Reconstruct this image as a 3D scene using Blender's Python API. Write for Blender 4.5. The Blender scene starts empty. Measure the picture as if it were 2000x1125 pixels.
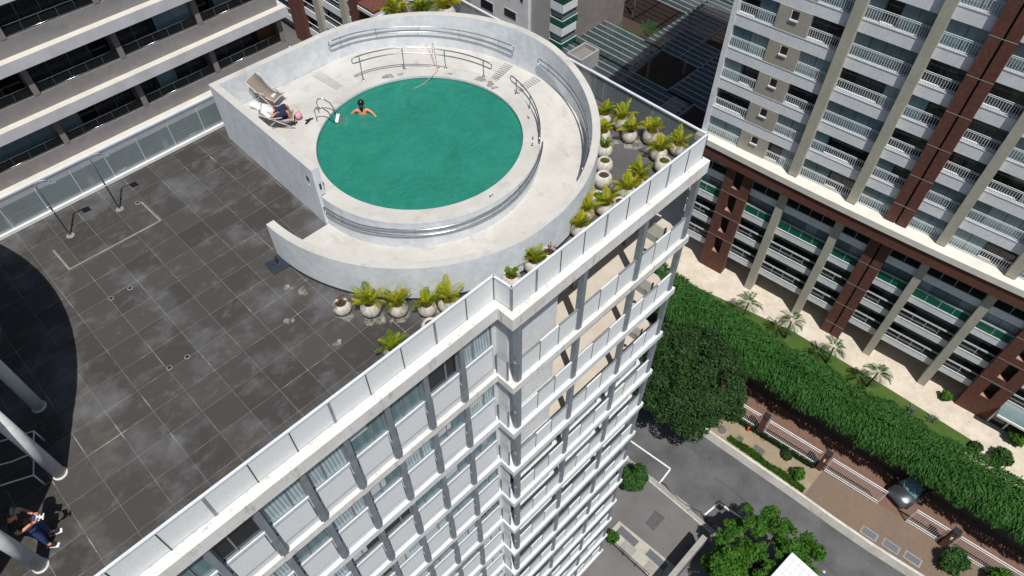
import bpy, bmesh, math, random
from mathutils import Vector, Matrix, noise
R_=math.radians; PI=math.pi
scene=bpy.context.scene; COL=scene.collection
random.seed(7)
# ---------------- camera ----------------
cam_d=bpy.data.cameras.new('camera'); cam=bpy.data.objects.new('camera',cam_d); COL.objects.link(cam)
CAMPOS=(-4.0710,-19.9540,15.5501)
cam.matrix_world=Matrix((((0.707363,0.552498,-0.440889,-4.070952),(-0.706834,0.548705,-0.446439,-19.954033),(-0.004739,0.627430,0.778659,15.550058),(0.000000,0.000000,0.000000,1.000000))))
cam_d.sensor_width=36.0; cam_d.lens=25.2326; cam_d.clip_start=.1; cam_d.clip_end=1500
scene.camera=cam
# ---------------- light ----------------
w=bpy.data.worlds.new('World'); scene.world=w; w.use_nodes=True
nt=w.node_tree; bg=nt.nodes['Background']; sky=nt.nodes.new('ShaderNodeTexSky'); sky.sky_type='NISHITA'; sky.sun_disc=False
SUN_EL=64.8; SUNV=Vector((-.23,-.41,1)).normalized()
az=math.atan2(SUNV.x,SUNV.y)
sky.sun_elevation=R_(SUN_EL); sky.sun_rotation=az; sky.air_density=1.0; sky.dust_density=1.0
nt.links.new(sky.outputs[0],bg.inputs[0]); bg.inputs[1].default_value=.055
sd=bpy.data.lights.new('sun','SUN'); sd.energy=3.7; sd.angle=R_(.5); sd.color=(1,.97,.92)
so=bpy.data.objects.new('sun',sd); COL.objects.link(so); so.rotation_euler=SUNV.to_track_quat('Z','Y').to_euler(); so.location=(-40,-60,80)
scene.view_settings.view_transform='Standard'; scene.view_settings.look='None'; scene.view_settings.exposure=.22; scene.view_settings.gamma=1
scene.render.engine='CYCLES'
scene.cycles.max_bounces=6; scene.cycles.transparent_max_bounces=12

# ---------------- materials ----------------
MATS={}
def nodes(name):
    m=bpy.data.materials.new(name); m.use_nodes=True; MATS[name]=m
    return m,m.node_tree,m.node_tree.nodes['Principled BSDF']
def N(t,ty,**k):
    n=t.nodes.new(ty)
    for a,b in k.items(): setattr(n,a,b)
    return n
def mathn(t,op,a,b=None,c=None,clamp=False):
    n=t.nodes.new('ShaderNodeMath'); n.operation=op; n.use_clamp=clamp
    for i,v in enumerate((a,b,c)):
        if v is None: continue
        if isinstance(v,(int,float)): n.inputs[i].default_value=v
        else: t.links.new(v,n.inputs[i])
    return n.outputs[0]
def noisef(t,co,scale,detail=4,rough=.55,dist=0):
    n=t.nodes.new('ShaderNodeTexNoise'); n.inputs['Scale'].default_value=scale; n.inputs['Detail'].default_value=detail
    n.inputs['Roughness'].default_value=rough; n.inputs['Distortion'].default_value=dist
    if co is not None: t.links.new(co,n.inputs['Vector'])
    return n.outputs['Fac']
def ramp(t,f,a,b):
    n=t.nodes.new('ShaderNodeMapRange'); n.inputs['From Min'].default_value=a; n.inputs['From Max'].default_value=b
    t.links.new(f,n.inputs['Value']); return n.outputs[0]
def mixc(t,f,a,b):
    n=t.nodes.new('ShaderNodeMix'); n.data_type='RGBA'
    if isinstance(f,(int,float)): n.inputs[0].default_value=f
    else: t.links.new(f,n.inputs[0])
    for i,v in ((6,a),(7,b)):
        if isinstance(v,tuple): n.inputs[i].default_value=(v[0],v[1],v[2],1)
        else: t.links.new(v,n.inputs[i])
    return n.outputs[2]
def geo_pos(t):
    return t.nodes.new('ShaderNodeNewGeometry').outputs['Position']
def scaled(t,co,s):
    n=t.nodes.new('ShaderNodeMapping'); n.inputs['Scale'].default_value=s; t.links.new(co,n.inputs['Vector']); return n.outputs[0]
def bumpn(t,b,h,strength=.3,dist=.02):
    n=t.nodes.new('ShaderNodeBump'); n.inputs['Strength'].default_value=strength; n.inputs['Distance'].default_value=dist
    t.links.new(h,n.inputs['Height']); t.links.new(n.outputs[0],b.inputs['Normal'])
def simple(name,c1,c2=None,rough=.8,scale=1.5,metal=0,lo=.35,hi=.65,bump=0,bs=20,spec=None,stretch=None,fine=0,coat=0):
    m,t,b=nodes(name); c2=c2 or tuple(x*.8 for x in c1)
    co=geo_pos(t)
    if stretch: co=scaled(t,co,stretch)
    f=ramp(t,noisef(t,co,scale,5,.6),lo,hi)
    col=mixc(t,f,c1,c2)
    if fine:
        g=ramp(t,noisef(t,geo_pos(t),fine,3),.3,.7); col=mixc(t,mathn(t,'MULTIPLY',g,.3),col,tuple(x*.55 for x in c2))
    t.links.new(col,b.inputs['Base Color']); b.inputs['Roughness'].default_value=rough; b.inputs['Metallic'].default_value=metal
    if spec is not None: b.inputs['Specular IOR Level'].default_value=spec
    if coat: b.inputs['Coat Weight'].default_value=coat
    if bump: bumpn(t,b,noisef(t,geo_pos(t),bs,3),bump)
    return m
# whites / concrete
simple('white_render',(.76,.77,.78),(.66,.675,.69),.85,.6,bump=.15,bs=8,fine=9)
simple('pool_concrete_wall',(.78,.81,.835),(.645,.68,.71),.9,1.6,bump=.2,bs=10,fine=5,stretch=(1,1,.55))
def ledge_mat():
    m,t,b=nodes('weathered_white'); co=geo_pos(t)
    base=mixc(t,ramp(t,noisef(t,co,.9,5),.35,.7),(.76,.745,.72),(.63,.61,.575))
    st=ramp(t,noisef(t,scaled(t,co,(2.6,2.6,.6)),1.8,6,.75),.54,.70)
    col=mixc(t,mathn(t,'MULTIPLY',st,.75),base,(.27,.245,.21))
    sp=ramp(t,noisef(t,co,11,4,.7),.62,.72); col=mixc(t,mathn(t,'MULTIPLY',sp,.5),col,(.2,.19,.17))
    t.links.new(col,b.inputs['Base Color']); b.inputs['Roughness'].default_value=.9
ledge_mat()
def floorc(name,a,bb,st):
    m,t,b=nodes(name); co=geo_pos(t)
    base=mixc(t,ramp(t,noisef(t,co,.8,6,.65),.35,.65),a,bb)
    s=ramp(t,noisef(t,co,1.7,7,.7,.6),.53,.70); col=mixc(t,mathn(t,'MULTIPLY',s,.6),base,st)
    s2=ramp(t,noisef(t,scaled(t,co,(1,1,1)),5,6,.8),.6,.75); col=mixc(t,mathn(t,'MULTIPLY',s2,.35),col,(.28,.26,.23))
    t.links.new(col,b.inputs['Base Color']); b.inputs['Roughness'].default_value=.85
    bumpn(t,b,noisef(t,co,30,4),.15)
floorc('pool_floor',(.58,.56,.525),(.48,.46,.42),(.34,.31,.26))
floorc('path_stone',(.68,.61,.50),(.55,.48,.39),(.38,.33,.27))
simple('corridor_floor',(.56,.50,.42),(.50,.44,.36),.8,2)
simple('grey_metal',(.29,.325,.355),(.22,.255,.285),.5,3,.3)
simple('dark_metal',(.045,.05,.055),None,.45,3,.5)
simple('steel',(.52,.53,.54),(.4,.41,.42),.25,6,.95)
simple('rail_white',(.72,.76,.79),(.62,.66,.70),.5,2)
simple('white_paint',(.8,.8,.8),(.68,.68,.67),.6,2)
simple('pale_blue_white',(.80,.825,.85),(.73,.755,.78),.75,.5,fine=4)
simple('cream_column',(.47,.45,.37),(.41,.39,.32),.85,.7,fine=5)
simple('beige_wall',(.41,.385,.32),(.36,.34,.285),.85,.7,fine=5)
simple('ledge_cream',(.76,.73,.66),(.66,.63,.56),.85,.7)
simple('fascia_grey',(.275,.262,.262),(.235,.222,.222),.85,.8,fine=3)
simple('ledge_beige',(.66,.62,.55),(.58,.55,.49),.85,1.1)
simple('ledge_lavender',(.60,.60,.63),(.50,.50,.53),.85,1.1)
simple('column_taupe',(.25,.22,.205),(.2,.18,.17),.8,1)
simple('brown_panel',(.14,.05,.03),(.1,.035,.02),.7,1)
simple('dark_void',(.012,.012,.013),(.008,.008,.009),.7,1)
simple('asphalt',(.14,.138,.14),(.085,.084,.088),.9,.45,bump=.3,bs=60,fine=7)
simple('court_asphalt',(.19,.18,.178),(.14,.133,.132),.9,.3,bump=.2,bs=40,fine=8)
simple('gutter_concrete',(.38,.365,.34),(.28,.27,.25),.9,.8,fine=4)
simple('kerb_white',(.72,.69,.63),(.55,.52,.46),.85,.9,fine=3)
simple('sidewalk_tan',(.36,.285,.19),(.29,.225,.15),.9,.5,fine=3)
simple('apron_paving',(.225,.145,.10),(.18,.14,.105),.9,.35,fine=4)
simple('city_ground',(.13,.125,.12),(.09,.088,.085),.9,.05)
simple('lawn',(.045,.095,.012),(.075,.13,.02),.95,.5,bump=.6,bs=30,fine=9)
simple('soil',(.075,.05,.04),(.045,.03,.025),.95,14)
simple('bark',(.12,.1,.08),(.08,.065,.05),.9,4)
simple('blue_black',(.022,.035,.055),(.016,.026,.042),.6,4)
simple('white_panel',(.8,.81,.82),(.72,.73,.74),.5,1)
simple('car_silver',(.20,.22,.25),None,.22,1,metal=.8,coat=1)
simple('car_black',(.012,.012,.014),None,.25,1,coat=.6)
simple('car_white',(.7,.71,.73),None,.3,1,coat=1)
simple('tyre',(.015,.015,.015),None,.8,1)
simple('hydrant_red',(.6,.06,.04),None,.5,1)
simple('skin',(.52,.24,.14),(.46,.2,.115),.55,8)
simple('skin_bright',(.62,.27,.15),(.55,.22,.12),.5,8)
simple('hair',(.012,.01,.01),None,.35,8)
simple('cloth_black',(.012,.012,.014),(.02,.018,.02),.9,8)
simple('cloth_white',(.8,.79,.77),(.7,.69,.68),.9,6,bump=.5,bs=14)
simple('cloth_navy',(.012,.018,.055),(.02,.028,.075),.9,6)
simple('denim',(.03,.065,.2),(.02,.04,.12),.9,20)
simple('cloth_pink',(.8,.25,.36),(.75,.4,.45),.9,8)
simple('towel_beige',(.62,.48,.3),None,.9,8)
simple('sling_taupe',(.27,.22,.175),(.22,.18,.145),.9,30)
simple('chair_frame',(.62,.60,.56),None,.6,4)
simple('hose_pink',(.58,.26,.2),(.5,.3,.18),.5,3)
simple('manhole',(.15,.14,.13),(.11,.1,.1),.8,6)
simple('plate_steel',(.17,.18,.2),(.14,.15,.17),.7,6,fine=30)
simple('pad_concrete',(.5,.47,.4),(.42,.4,.34),.9,2,fine=5)
simple('white_lamp',(.7,.7,.7),None,.4,3)
simple('blind_white',(.6,.63,.64),(.5,.53,.54),.7,3)

simple('pale_column',(.74,.75,.74),(.62,.63,.63),.7,1.5,fine=8)
simple('steel_beam',(.30,.31,.31),None,.6,2)
def tilemat():
    m,t,b=nodes('deck_tiles'); co=geo_pos(t); T=.84
    sep=N(t,'ShaderNodeSeparateXYZ'); t.links.new(co,sep.inputs[0])
    wob=noisef(t,co,3.2,5,.7); wob2=noisef(t,scaled(t,co,(1.7,-1.3,1)),3.0,5,.7)
    x=mathn(t,'ADD',mathn(t,'DIVIDE',sep.outputs[0],T),mathn(t,'MULTIPLY',mathn(t,'SUBTRACT',wob,.5),.022))
    y=mathn(t,'ADD',mathn(t,'DIVIDE',sep.outputs[1],T),mathn(t,'MULTIPLY',mathn(t,'SUBTRACT',wob2,.5),.022))
    x=mathn(t,'ADD',x,100); y=mathn(t,'ADD',y,100)
    def dl(v):
        f=mathn(t,'FRACT',v); return mathn(t,'MINIMUM',f,mathn(t,'SUBTRACT',1.0,f))
    dx,dy=dl(x),dl(y); d=mathn(t,'MINIMUM',dx,dy)
    wn=noisef(t,co,.9,6,.7); width=mathn(t,'MAXIMUM',mathn(t,'MULTIPLY',mathn(t,'SUBTRACT',wn,.49),.10),.0075)
    line=mathn(t,'SUBTRACT',1.0,mathn(t,'DIVIDE',d,width),clamp=True)
    line=mathn(t,'POWER',line,.6)
    fx=N(t,'ShaderNodeCombineXYZ'); t.links.new(mathn(t,'FLOOR',x),fx.inputs[0]); t.links.new(mathn(t,'FLOOR',y),fx.inputs[1])
    wh=N(t,'ShaderNodeTexWhiteNoise'); t.links.new(fx.outputs[0],wh.inputs[0])
    base=mixc(t,wh.outputs[0],(.050,.046,.043),(.072,.067,.063))
    base=mixc(t,mathn(t,'MULTIPLY',ramp(t,noisef(t,co,14,4,.7),.3,.7),.35),base,(.045,.042,.037))
    st=ramp(t,noisef(t,co,.5,7,.62,.15),.50,.72)
    base=mixc(t,mathn(t,'MULTIPLY',st,.62),base,(.19,.19,.20))
    st2=ramp(t,noisef(t,scaled(t,co,(1,1.3,1)),1.3,8,.7,.25),.55,.70)
    base=mixc(t,mathn(t,'MULTIPLY',st2,.38),base,(.18,.18,.20))
    st3=ramp(t,noisef(t,scaled(t,co,(1,-1.4,1)),.8,5,.6),.57,.72)
    base=mixc(t,mathn(t,'MULTIPLY',st3,.4),base,(.15,.13,.10))
    lc=mixc(t,ramp(t,wn,.48,.64),(.22,.21,.20),(.42,.41,.39))
    intens=mathn(t,'MULTIPLY',line,mathn(t,'ADD',.52,mathn(t,'MULTIPLY',ramp(t,noisef(t,co,2.0,5),.35,.65),.5)),clamp=True)
    col=mixc(t,intens,base,lc)
    t.links.new(col,b.inputs['Base Color']); b.inputs['Roughness'].default_value=.75; b.inputs['Specular IOR Level'].default_value=.25
    bumpn(t,b,noisef(t,co,40,3),.15)
tilemat()
def brickmat(name,a,bb,mortar,axis='v',sc=1.0):
    m,t,b=nodes(name); tc=N(t,'ShaderNodeTexCoord'); 
    sep=N(t,'ShaderNodeSeparateXYZ'); t.links.new(tc.outputs['Object'],sep.inputs[0])
    cx=N(t,'ShaderNodeCombineXYZ')
    if axis=='v': t.links.new(mathn(t,'ADD',sep.outputs[0],sep.outputs[1]),cx.inputs[0]); t.links.new(sep.outputs[2],cx.inputs[1])
    else: t.links.new(sep.outputs[0],cx.inputs[0]); t.links.new(sep.outputs[1],cx.inputs[1])
    br=N(t,'ShaderNodeTexBrick'); t.links.new(cx.outputs[0],br.inputs['Vector']); br.inputs['Scale'].default_value=3.2*sc
    br.inputs['Color1'].default_value=(*a,1); br.inputs['Color2'].default_value=(*bb,1); br.inputs['Mortar'].default_value=(*mortar,1)
    br.inputs['Mortar Size'].default_value=.035
    v=ramp(t,noisef(t,geo_pos(t),.6,5),.3,.7); col=mixc(t,mathn(t,'MULTIPLY',v,.4),br.outputs['Color'],tuple(x*.6 for x in a))
    v=ramp(t,noisef(t,geo_pos(t),4,5,.7),.45,.7); col=mixc(t,mathn(t,'MULTIPLY',v,.45),col,tuple(x*1.5 for x in bb))
    t.links.new(col,b.inputs['Base Color']); b.inputs['Roughness'].default_value=.9
brickmat('brick_cladding',(.115,.036,.024),(.16,.056,.036),(.07,.04,.032),sc=1.6)
brickmat('brick_paving',(.235,.105,.07),(.17,.10,.07),(.14,.105,.08),'h',1.0)
def glassmat(name,col,curtain=None,rough=.06,stripe=0):
    m,t,b=nodes(name)
    base=col
    if curtain:
        tc=N(t,'ShaderNodeTexCoord'); wv=N(t,'ShaderNodeTexWave'); wv.inputs['Scale'].default_value=stripe or 3.0; wv.inputs['Distortion'].default_value=1.5
        wv.bands_direction='DIAGONAL'
        t.links.new(scaled(t,tc.outputs['Object'],(1,1,.05)),wv.inputs['Vector'])
        base=mixc(t,mathn(t,'MULTIPLY',wv.outputs['Fac'],.8),col,curtain)
        t.links.new(base,b.inputs['Base Color'])
    else:
        t.links.new(mixc(t,ramp(t,noisef(t,geo_pos(t),.5,3),.35,.65),col,tuple(x*.7 for x in col)),b.inputs['Base Color'])
    b.inputs['Roughness'].default_value=rough; b.inputs['IOR'].default_value=1.5; b.inputs['Specular IOR Level'].default_value=.6
glassmat('glass_dark',(.010,.012,.014))
glassmat('glass_curtain_dark',(.010,.013,.015),(.085,.10,.10),.2,5)
glassmat('glass_teal',(.17,.24,.25))
glassmat('glass_teal_pale',(.25,.33,.34),(.32,.39,.40),.15,2)
simple('slot_sun_patch',(.42,.27,.22),None,.8,2)  # tone of the sunlit triangle on the slot window sills
glassmat('glass_window_curtain',(.22,.33,.36),(.58,.66,.68),.08,6)
glassmat('glass_window_teal',(.10,.185,.20),(.16,.25,.27),.06,2)
glassmat('glass_window_dark',(.018,.022,.025))
glassmat('glass_green',(.012,.085,.05))
glassmat('glass_blue',(.13,.22,.25),(.16,.25,.28),.1,1)
def alphamat(name,col,alpha,rough=.3,gloss=.5,speck=0):
    m,t,b=nodes(name); b.inputs['Roughness'].default_value=rough; b.inputs['Specular IOR Level'].default_value=gloss
    if speck:
        f=ramp(t,noisef(t,geo_pos(t),speck,2),.3,.7); t.links.new(mixc(t,f,col,tuple(x*.90 for x in col)),b.inputs['Base Color'])
    else: b.inputs['Base Color'].default_value=(*col,1)
    b.inputs['Alpha'].default_value=alpha
alphamat('mesh_panel',(.80,.83,.835),.96,.6,.3,26)
alphamat('clear_panel',(.30,.36,.37),.42,.08,.6)
alphamat('canopy_glass',(.05,.09,.10),.38,.1,.6)
alphamat('green_glass',(.015,.16,.09),.72,.06,.6)
alphamat('smoke_glass',(.014,.018,.019),.6,.12,.25)
alphamat('deep_green_glass',(.012,.10,.06),.85,.08,.5)
def watermat():
    m,t,b=nodes('pool_water'); co=geo_pos(t)
    f=ramp(t,noisef(t,co,.8,4,.6,.8),.3,.7); f2=ramp(t,noisef(t,scaled(t,co,(1.0,2.2,1)),3.2,5,.65,1.4),.4,.7)
    col=mixc(t,f,(.018,.195,.138),(.028,.265,.19)); col=mixc(t,mathn(t,'MULTIPLY',f2,.4),col,(.055,.34,.26))
    t.links.new(col,b.inputs['Base Color']); b.inputs['Roughness'].default_value=.06; b.inputs['IOR'].default_value=1.33
    b.inputs['Alpha'].default_value=.80
    bumpn(t,b,noisef(t,scaled(t,co,(1.0,1.8,1)),5,4,.6,1.0),.35,.03)
watermat()
simple('pool_tile',(.09,.33,.26),(.05,.24,.19),.5,.6)
def leafmat(name,a,bb,cc,scale=.7,fine=6,trans=.25):
    m,t,b=nodes(name); co=geo_pos(t)
    col=mixc(t,ramp(t,noisef(t,co,scale,3),.35,.65),a,bb); col=mixc(t,mathn(t,'MULTIPLY',ramp(t,noisef(t,co,fine,2),.45,.75),.7),col,cc)
    t.links.new(col,b.inputs['Base Color']); b.inputs['Roughness'].default_value=.6; b.inputs['Specular IOR Level'].default_value=.25
    tr=N(t,'ShaderNodeBsdfTranslucent'); t.links.new(col,tr.inputs[0]); mx=N(t,'ShaderNodeMixShader'); mx.inputs[0].default_value=trans
    t.links.new(b.outputs[0],mx.inputs[1]); t.links.new(tr.outputs[0],mx.inputs[2]); t.links.new(mx.outputs[0],t.nodes['Material Output'].inputs[0])
leafmat('leaf_dark',(.020,.055,.014),(.032,.078,.018),(.055,.11,.03),.6,3)
leafmat('leaf_hedge',(.022,.088,.013),(.038,.125,.02),(.07,.185,.035),.5,3)
leafmat('leaf_bright',(.035,.11,.012),(.06,.17,.015),(.11,.25,.03),.8,3)
leafmat('leaf_palm_yellow',(.62,.52,.03),(.36,.44,.03),(.72,.50,.04),3,14,.35)
leafmat('leaf_palm_mixed',(.27,.42,.03),(.52,.50,.03),(.65,.50,.04),3,12,.35)
leafmat('leaf_palm_green',(.09,.20,.02),(.17,.30,.02),(.32,.36,.03),3,12,.35)
leafmat('leaf_garden',(.02,.07,.015),(.04,.11,.02),(.08,.17,.04),1,5)
leafmat('leaf_agave',(.11,.16,.12),(.17,.22,.17),(.25,.3,.24),2,5)
leafmat('leaf_dead',(.2,.11,.06),(.13,.07,.045),(.28,.18,.1),3,8)

# ---------------- mesh helpers ----------------
def smooth(me,on=True):
    for p in me.polygons: p.use_smooth=on
class MB:
    def __init__(s): s.bm=bmesh.new(); s.mats=[]
    def mi(s,m):
        if m is None: return 0
        if m not in s.mats: s.mats.append(m)
        return s.mats.index(m)
    def face(s,pts,m=None,sm=False):
        vs=[s.bm.verts.new(p) for p in pts]; f=s.bm.faces.new(vs); f.material_index=s.mi(m); f.smooth=sm; return f
    def box(s,x0,x1,y0,y1,z0,z1,m=None,M=None,bev=0):
        if x0>x1:x0,x1=x1,x0
        if y0>y1:y0,y1=y1,y0
        if z0>z1:z0,z1=z1,z0
        P=[Vector((x,y,z)) for z in (z0,z1) for y in (y0,y1) for x in (x0,x1)]
        if M: P=[M@p for p in P]
        v=[s.bm.verts.new(p) for p in P]; k=s.mi(m); fs=[]
        for q in ((0,2,3,1),(4,5,7,6),(0,1,5,4),(2,6,7,3),(0,4,6,2),(1,3,7,5)):
            f=s.bm.faces.new([v[i] for i in q]); f.material_index=k; fs.append(f)
        if bev:
            es=list({e for f in fs for e in f.edges}); bmesh.ops.bevel(s.bm,geom=es,offset=bev,segments=1,affect='EDGES')
        return s
    def prism(s,poly,z0,z1,m=None):
        n=len(poly); k=s.mi(m)
        a=sum(poly[i][0]*poly[(i+1)%n][1]-poly[(i+1)%n][0]*poly[i][1] for i in range(n))
        if a<0: poly=poly[::-1]
        b=[s.bm.verts.new((p[0],p[1],z0)) for p in poly]; t=[s.bm.verts.new((p[0],p[1],z1)) for p in poly]
        fs=[s.bm.faces.new(t),s.bm.faces.new(b[::-1])]
        for i in range(n): fs.append(s.bm.faces.new((b[i],b[(i+1)%n],t[(i+1)%n],t[i])))
        for f in fs: f.material_index=k
        return s
    def sheet(s,poly,z,m=None):
        n=len(poly); a=sum(poly[i][0]*poly[(i+1)%n][1]-poly[(i+1)%n][0]*poly[i][1] for i in range(n))
        if a<0: poly=poly[::-1]
        s.face([(p[0],p[1],z) for p in poly],m); return s
    def tube(s,path,r,n=8,m=None,cap=True,closed=False):
        k=s.mi(m); path=[Vector(p) for p in path]; L=len(path); rings=[]
        up=Vector((0,0,1)); rr=r if isinstance(r,(list,tuple)) else [r]*L
        for i,p in enumerate(path):
            if closed: d=path[(i+1)%L]-path[i-1]
            else: d=path[min(i+1,L-1)]-path[max(i-1,0)]
            if d.length<1e-9: d=Vector((0,0,1))
            d.normalize(); a=d.cross(up)
            if a.length<.05: a=d.cross(Vector((1,0,0)))
            a.normalize(); b=d.cross(a)
            rings.append([s.bm.verts.new(p+(a*math.cos(2*PI*j/n)+b*math.sin(2*PI*j/n))*rr[i]) for j in range(n)])
        for i in range(L if closed else L-1):
            A,B=rings[i],rings[(i+1)%L]
            for j in range(n):
                f=s.bm.faces.new((A[j],A[(j+1)%n],B[(j+1)%n],B[j])); f.material_index=k; f.smooth=True
        if cap and not closed:
            for q in (rings[0][::-1],rings[-1]):
                f=s.bm.faces.new(q); f.material_index=k
        return s
    def lathe(s,prof,c=(0,0,0),n=24,m=None):
        k=s.mi(m); c=Vector(c); rings=[]
        for r,z in prof: rings.append([s.bm.verts.new(c+Vector((max(r,1e-4)*math.cos(2*PI*j/n),max(r,1e-4)*math.sin(2*PI*j/n),z))) for j in range(n)])
        for A,B in zip(rings,rings[1:]):
            for j in range(n):
                f=s.bm.faces.new((A[j],A[(j+1)%n],B[(j+1)%n],B[j])); f.material_index=k; f.smooth=True
        return s
    def arc(s,c,r0,r1,zb,zt,a0,a1,n,m=None,mt=None):
        """ring sector with radii r0<r1, bottom/top heights as functions of the angle in degrees"""
        k=s.mi(m); kt=s.mi(mt or m); st=[]
        for i in range(n+1):
            a=a0+(a1-a0)*i/n; ca,sa=math.cos(R_(a)),math.sin(R_(a))
            st.append([s.bm.verts.new((c[0]+r*ca,c[1]+r*sa,z)) for r,z in ((r0,zb(a)),(r1,zb(a)),(r1,zt(a)),(r0,zt(a)))])
        for A,B in zip(st,st[1:]):
            for j in range(4):
                f=s.bm.faces.new((A[j],A[(j+1)%4],B[(j+1)%4],B[j])); f.material_index=kt if j==2 else k; f.smooth=False
        s.bm.faces.new(st[0][::-1]); s.bm.faces.new(st[-1])
        return s
    def build(s,name,m=None,parent=None,world=False,loc=None):
        me=bpy.data.meshes.new(name)
        if m and m not in s.mats and not s.mats: s.mats=[m]
        bmesh.ops.recalc_face_normals(s.bm,faces=[f for f in s.bm.faces]) if not getattr(s,'norec',False) else None
        s.bm.to_mesh(me); s.bm.free()
        for q in (s.mats or [m]): me.materials.append(MATS[q])
        o=bpy.data.objects.new(name,me); COL.objects.link(o)
        if parent is not None:
            o.parent=parent
            if world:
                o.location=-parent_world(parent)
        if loc: o.location=loc
        return o
def parent_world(p):
    v=Vector(p.location)
    while p.parent: p=p.parent; v+=Vector(p.location)
    return v
def empty(name,loc=(0,0,0),rz=0):
    o=bpy.data.objects.new(name,None); COL.objects.link(o); o.location=loc; o.rotation_euler=(0,0,rz); o.empty_display_size=.2; return o
def tag(o,label=None,cat=None,group=None,kind=None):
    if label: o['label']=label
    if cat: o['category']=cat
    if group: o['group']=group
    if kind: o['kind']=kind
    return o
KIDS={}
def children(o): return [c for c in bpy.data.objects if c.parent==o]
def copy_tree(o,parent=None,top=True):
    c=o.copy(); COL.objects.link(c)
    if parent is not None: c.parent=parent
    for ch in children(o): copy_tree(ch,c,False)
    return c
def structure(name,mb,m=None): return tag(mb.build(name,m),kind='structure')

# =============== GROUND LEVEL ===============
G=-38.0
g=MB(); g.sheet([(-400,-400),(400,-400),(400,400),(-400,400)],G-.03,'city_ground'); structure('ground',g)
g=MB(); g.sheet([(20.4,-90),(20.4,60),(26.7,60),(26.7,-8),(26.85,-16),(27.1,-22),(27.6,-30),(28.4,-60),(28.8,-90)],G+.004,'asphalt'); structure('road',g)
g=MB(); g.sheet([(8,-40),(20.1,-40),(20.1,0),(8,0)],G+.004,'court_asphalt'); structure('courtyard',g)
g=MB(); 
for y0,y1 in ((-10.6,-7.5),(-40,-14.3)): g.box(20.1,20.4,y0,y1,G-.02,G+.12,'gutter_concrete')
g.sheet([(20.1,-14.3),(20.7,-14.3),(20.5,-10.6),(20.1,-10.6)],G+.012,'gutter_concrete')
g.box(20.02,20.1,-16.6,-10.2,G-.02,G+.10,'kerb_white'); structure('near_kerb',g)
def strip(pts,w0,w1,z0,z1,m,name):
    g=MB()
    for (x0,y0),(x1,y1) in zip(pts,pts[1:]):
        g.prism([(x0+w0,y0),(x0+w1,y0),(x1+w1,y1),(x1+w0,y1)],z0,z1,m)
    return structure(name,g)
KP=[(26.75,6),(26.75,-10),(26.95,-13.5),(27.2,-17.5),(27.35,-20),(27.45,-22.5),(27.65,-25.5),(27.95,-28),(28.3,-31),(29.4,-60)]
strip(KP,-.55,0,G,G+.012,'gutter_concrete','gutter')
strip(KP,.0,.22,G-.02,G+.13,'kerb_white','kerb')
g=MB(); g.prism([(26.97,6),(26.97,-10),(27.2,-13.5),(27.42,-17.5),(27.57,-19.9),(30.3,-19.9),(29.9,-13.5),(29.2,-8),(29.2,6)],G-.02,G+.11,'sidewalk_tan'); structure('sidewalk',g)
g=MB(); g.prism([(27.57,-19.9),(27.67,-22.5),(27.87,-25.5),(28.17,-28),(28.52,-31),(29.6,-60),(34.4,-60),(31.8,-32.6),(31.0,-24.1),(30.3,-19.9)],G-.02,G+.105,'apron_paving'); structure('driveway_apron',g)
g=MB(); g.prism([(29.5,-7),(29.9,-13.5),(30.3,-19.9),(31.0,-24.1),(31.8,-32.6),(34.4,-60),(38,-60),(36.5,-30),(35.2,-20),(34,-7)],G-.02,G+.102,'brick_paving'); structure('brick_driveway',g)
g=MB(); g.prism([(34,8),(34,-7),(35,-20),(36,-27.2),(41.2,-27.2),(41.0,-20),(40.5,-11),(38.2,0),(37.2,8)],G-.02,G+.2,'lawn'); structure('lawn',g)
g=MB(); g.prism([(37.22,8),(38.22,0),(40.52,-11),(41.02,-20),(41.22,-27.2),(36,-27.2),(37,-36),(58,-36),(58,8)],G-.02,G+.24,'path_stone'); structure('garden_path',g)
g=MB()
for i in range(14):
    a=(32.3+random.uniform(-.1,.1),-9-i*1.9)
# parking marks
def mark(p,q,wd,name,label):
    d=Vector((q[0]-p[0],q[1]-p[1])); n=Vector((-d.y,d.x)).normalized()*wd/2
    return [(p[0]+n.x,p[1]+n.y),(q[0]+n.x,q[1]+n.y),(q[0]-n.x,q[1]-n.y),(p[0]-n.x,p[1]-n.y)]
g=MB(); g.sheet(mark((21.62,-6.2),(22.08,-11.27),.13,0,0),G+.010,'white_paint'); g.sheet(mark((22.0,-11.28),(20.5,-11.4),.13,0,0),G+.0145,'white_paint')
tag(structure('road_marking',g),kind='structure')
g=MB(); g.sheet(mark((22.45,-15.6),(22.9,-19.2),.13,0,0),G+.010,'white_paint'); g.sheet(mark((22.4,-15.62),(20.9,-15.4),.13,0,0),G+.0145,'white_paint')
structure('road_marking',g)
# asphalt repairs and a long crack
g=MB()
for i,(x0,y0,x1,y1) in enumerate([(24.6,-9.5,25.5,-12.8),(23.2,-20.5,24.0,-23.4),(17.2,-12.6,18.5,-13.4)]):
    g.sheet([(x0,y0),(x1,y0+.1),(x1+.1,y1),(x0-.05,y1)],G+.0075,'road_patch')
simple('road_patch',(.115,.113,.115),(.085,.084,.087),.92,1.5,fine=12); structure('road_patches',g)
g=MB(); rr=random.Random(2); P=[(20.55+.12*math.sin(k*.9)+rr.uniform(-.08,.08)+(.25 if k>9 else 0),-11.4-.36*k) for k in range(15)]
for p,q in zip(P,P[1:]): g.sheet(mark(p,q,.05+rr.random()*.05,0,0),G+.016,'dark_void')
P=[(23.9+.15*math.sin(k*.7),-14-.8*k+rr.uniform(-.1,.1)) for k in range(22)]
for p,q in zip(P,P[1:]): g.sheet(mark(p,q,.03,0,0),G+.0105,'dark_void')
structure('pavement_cracks',g)
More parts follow.
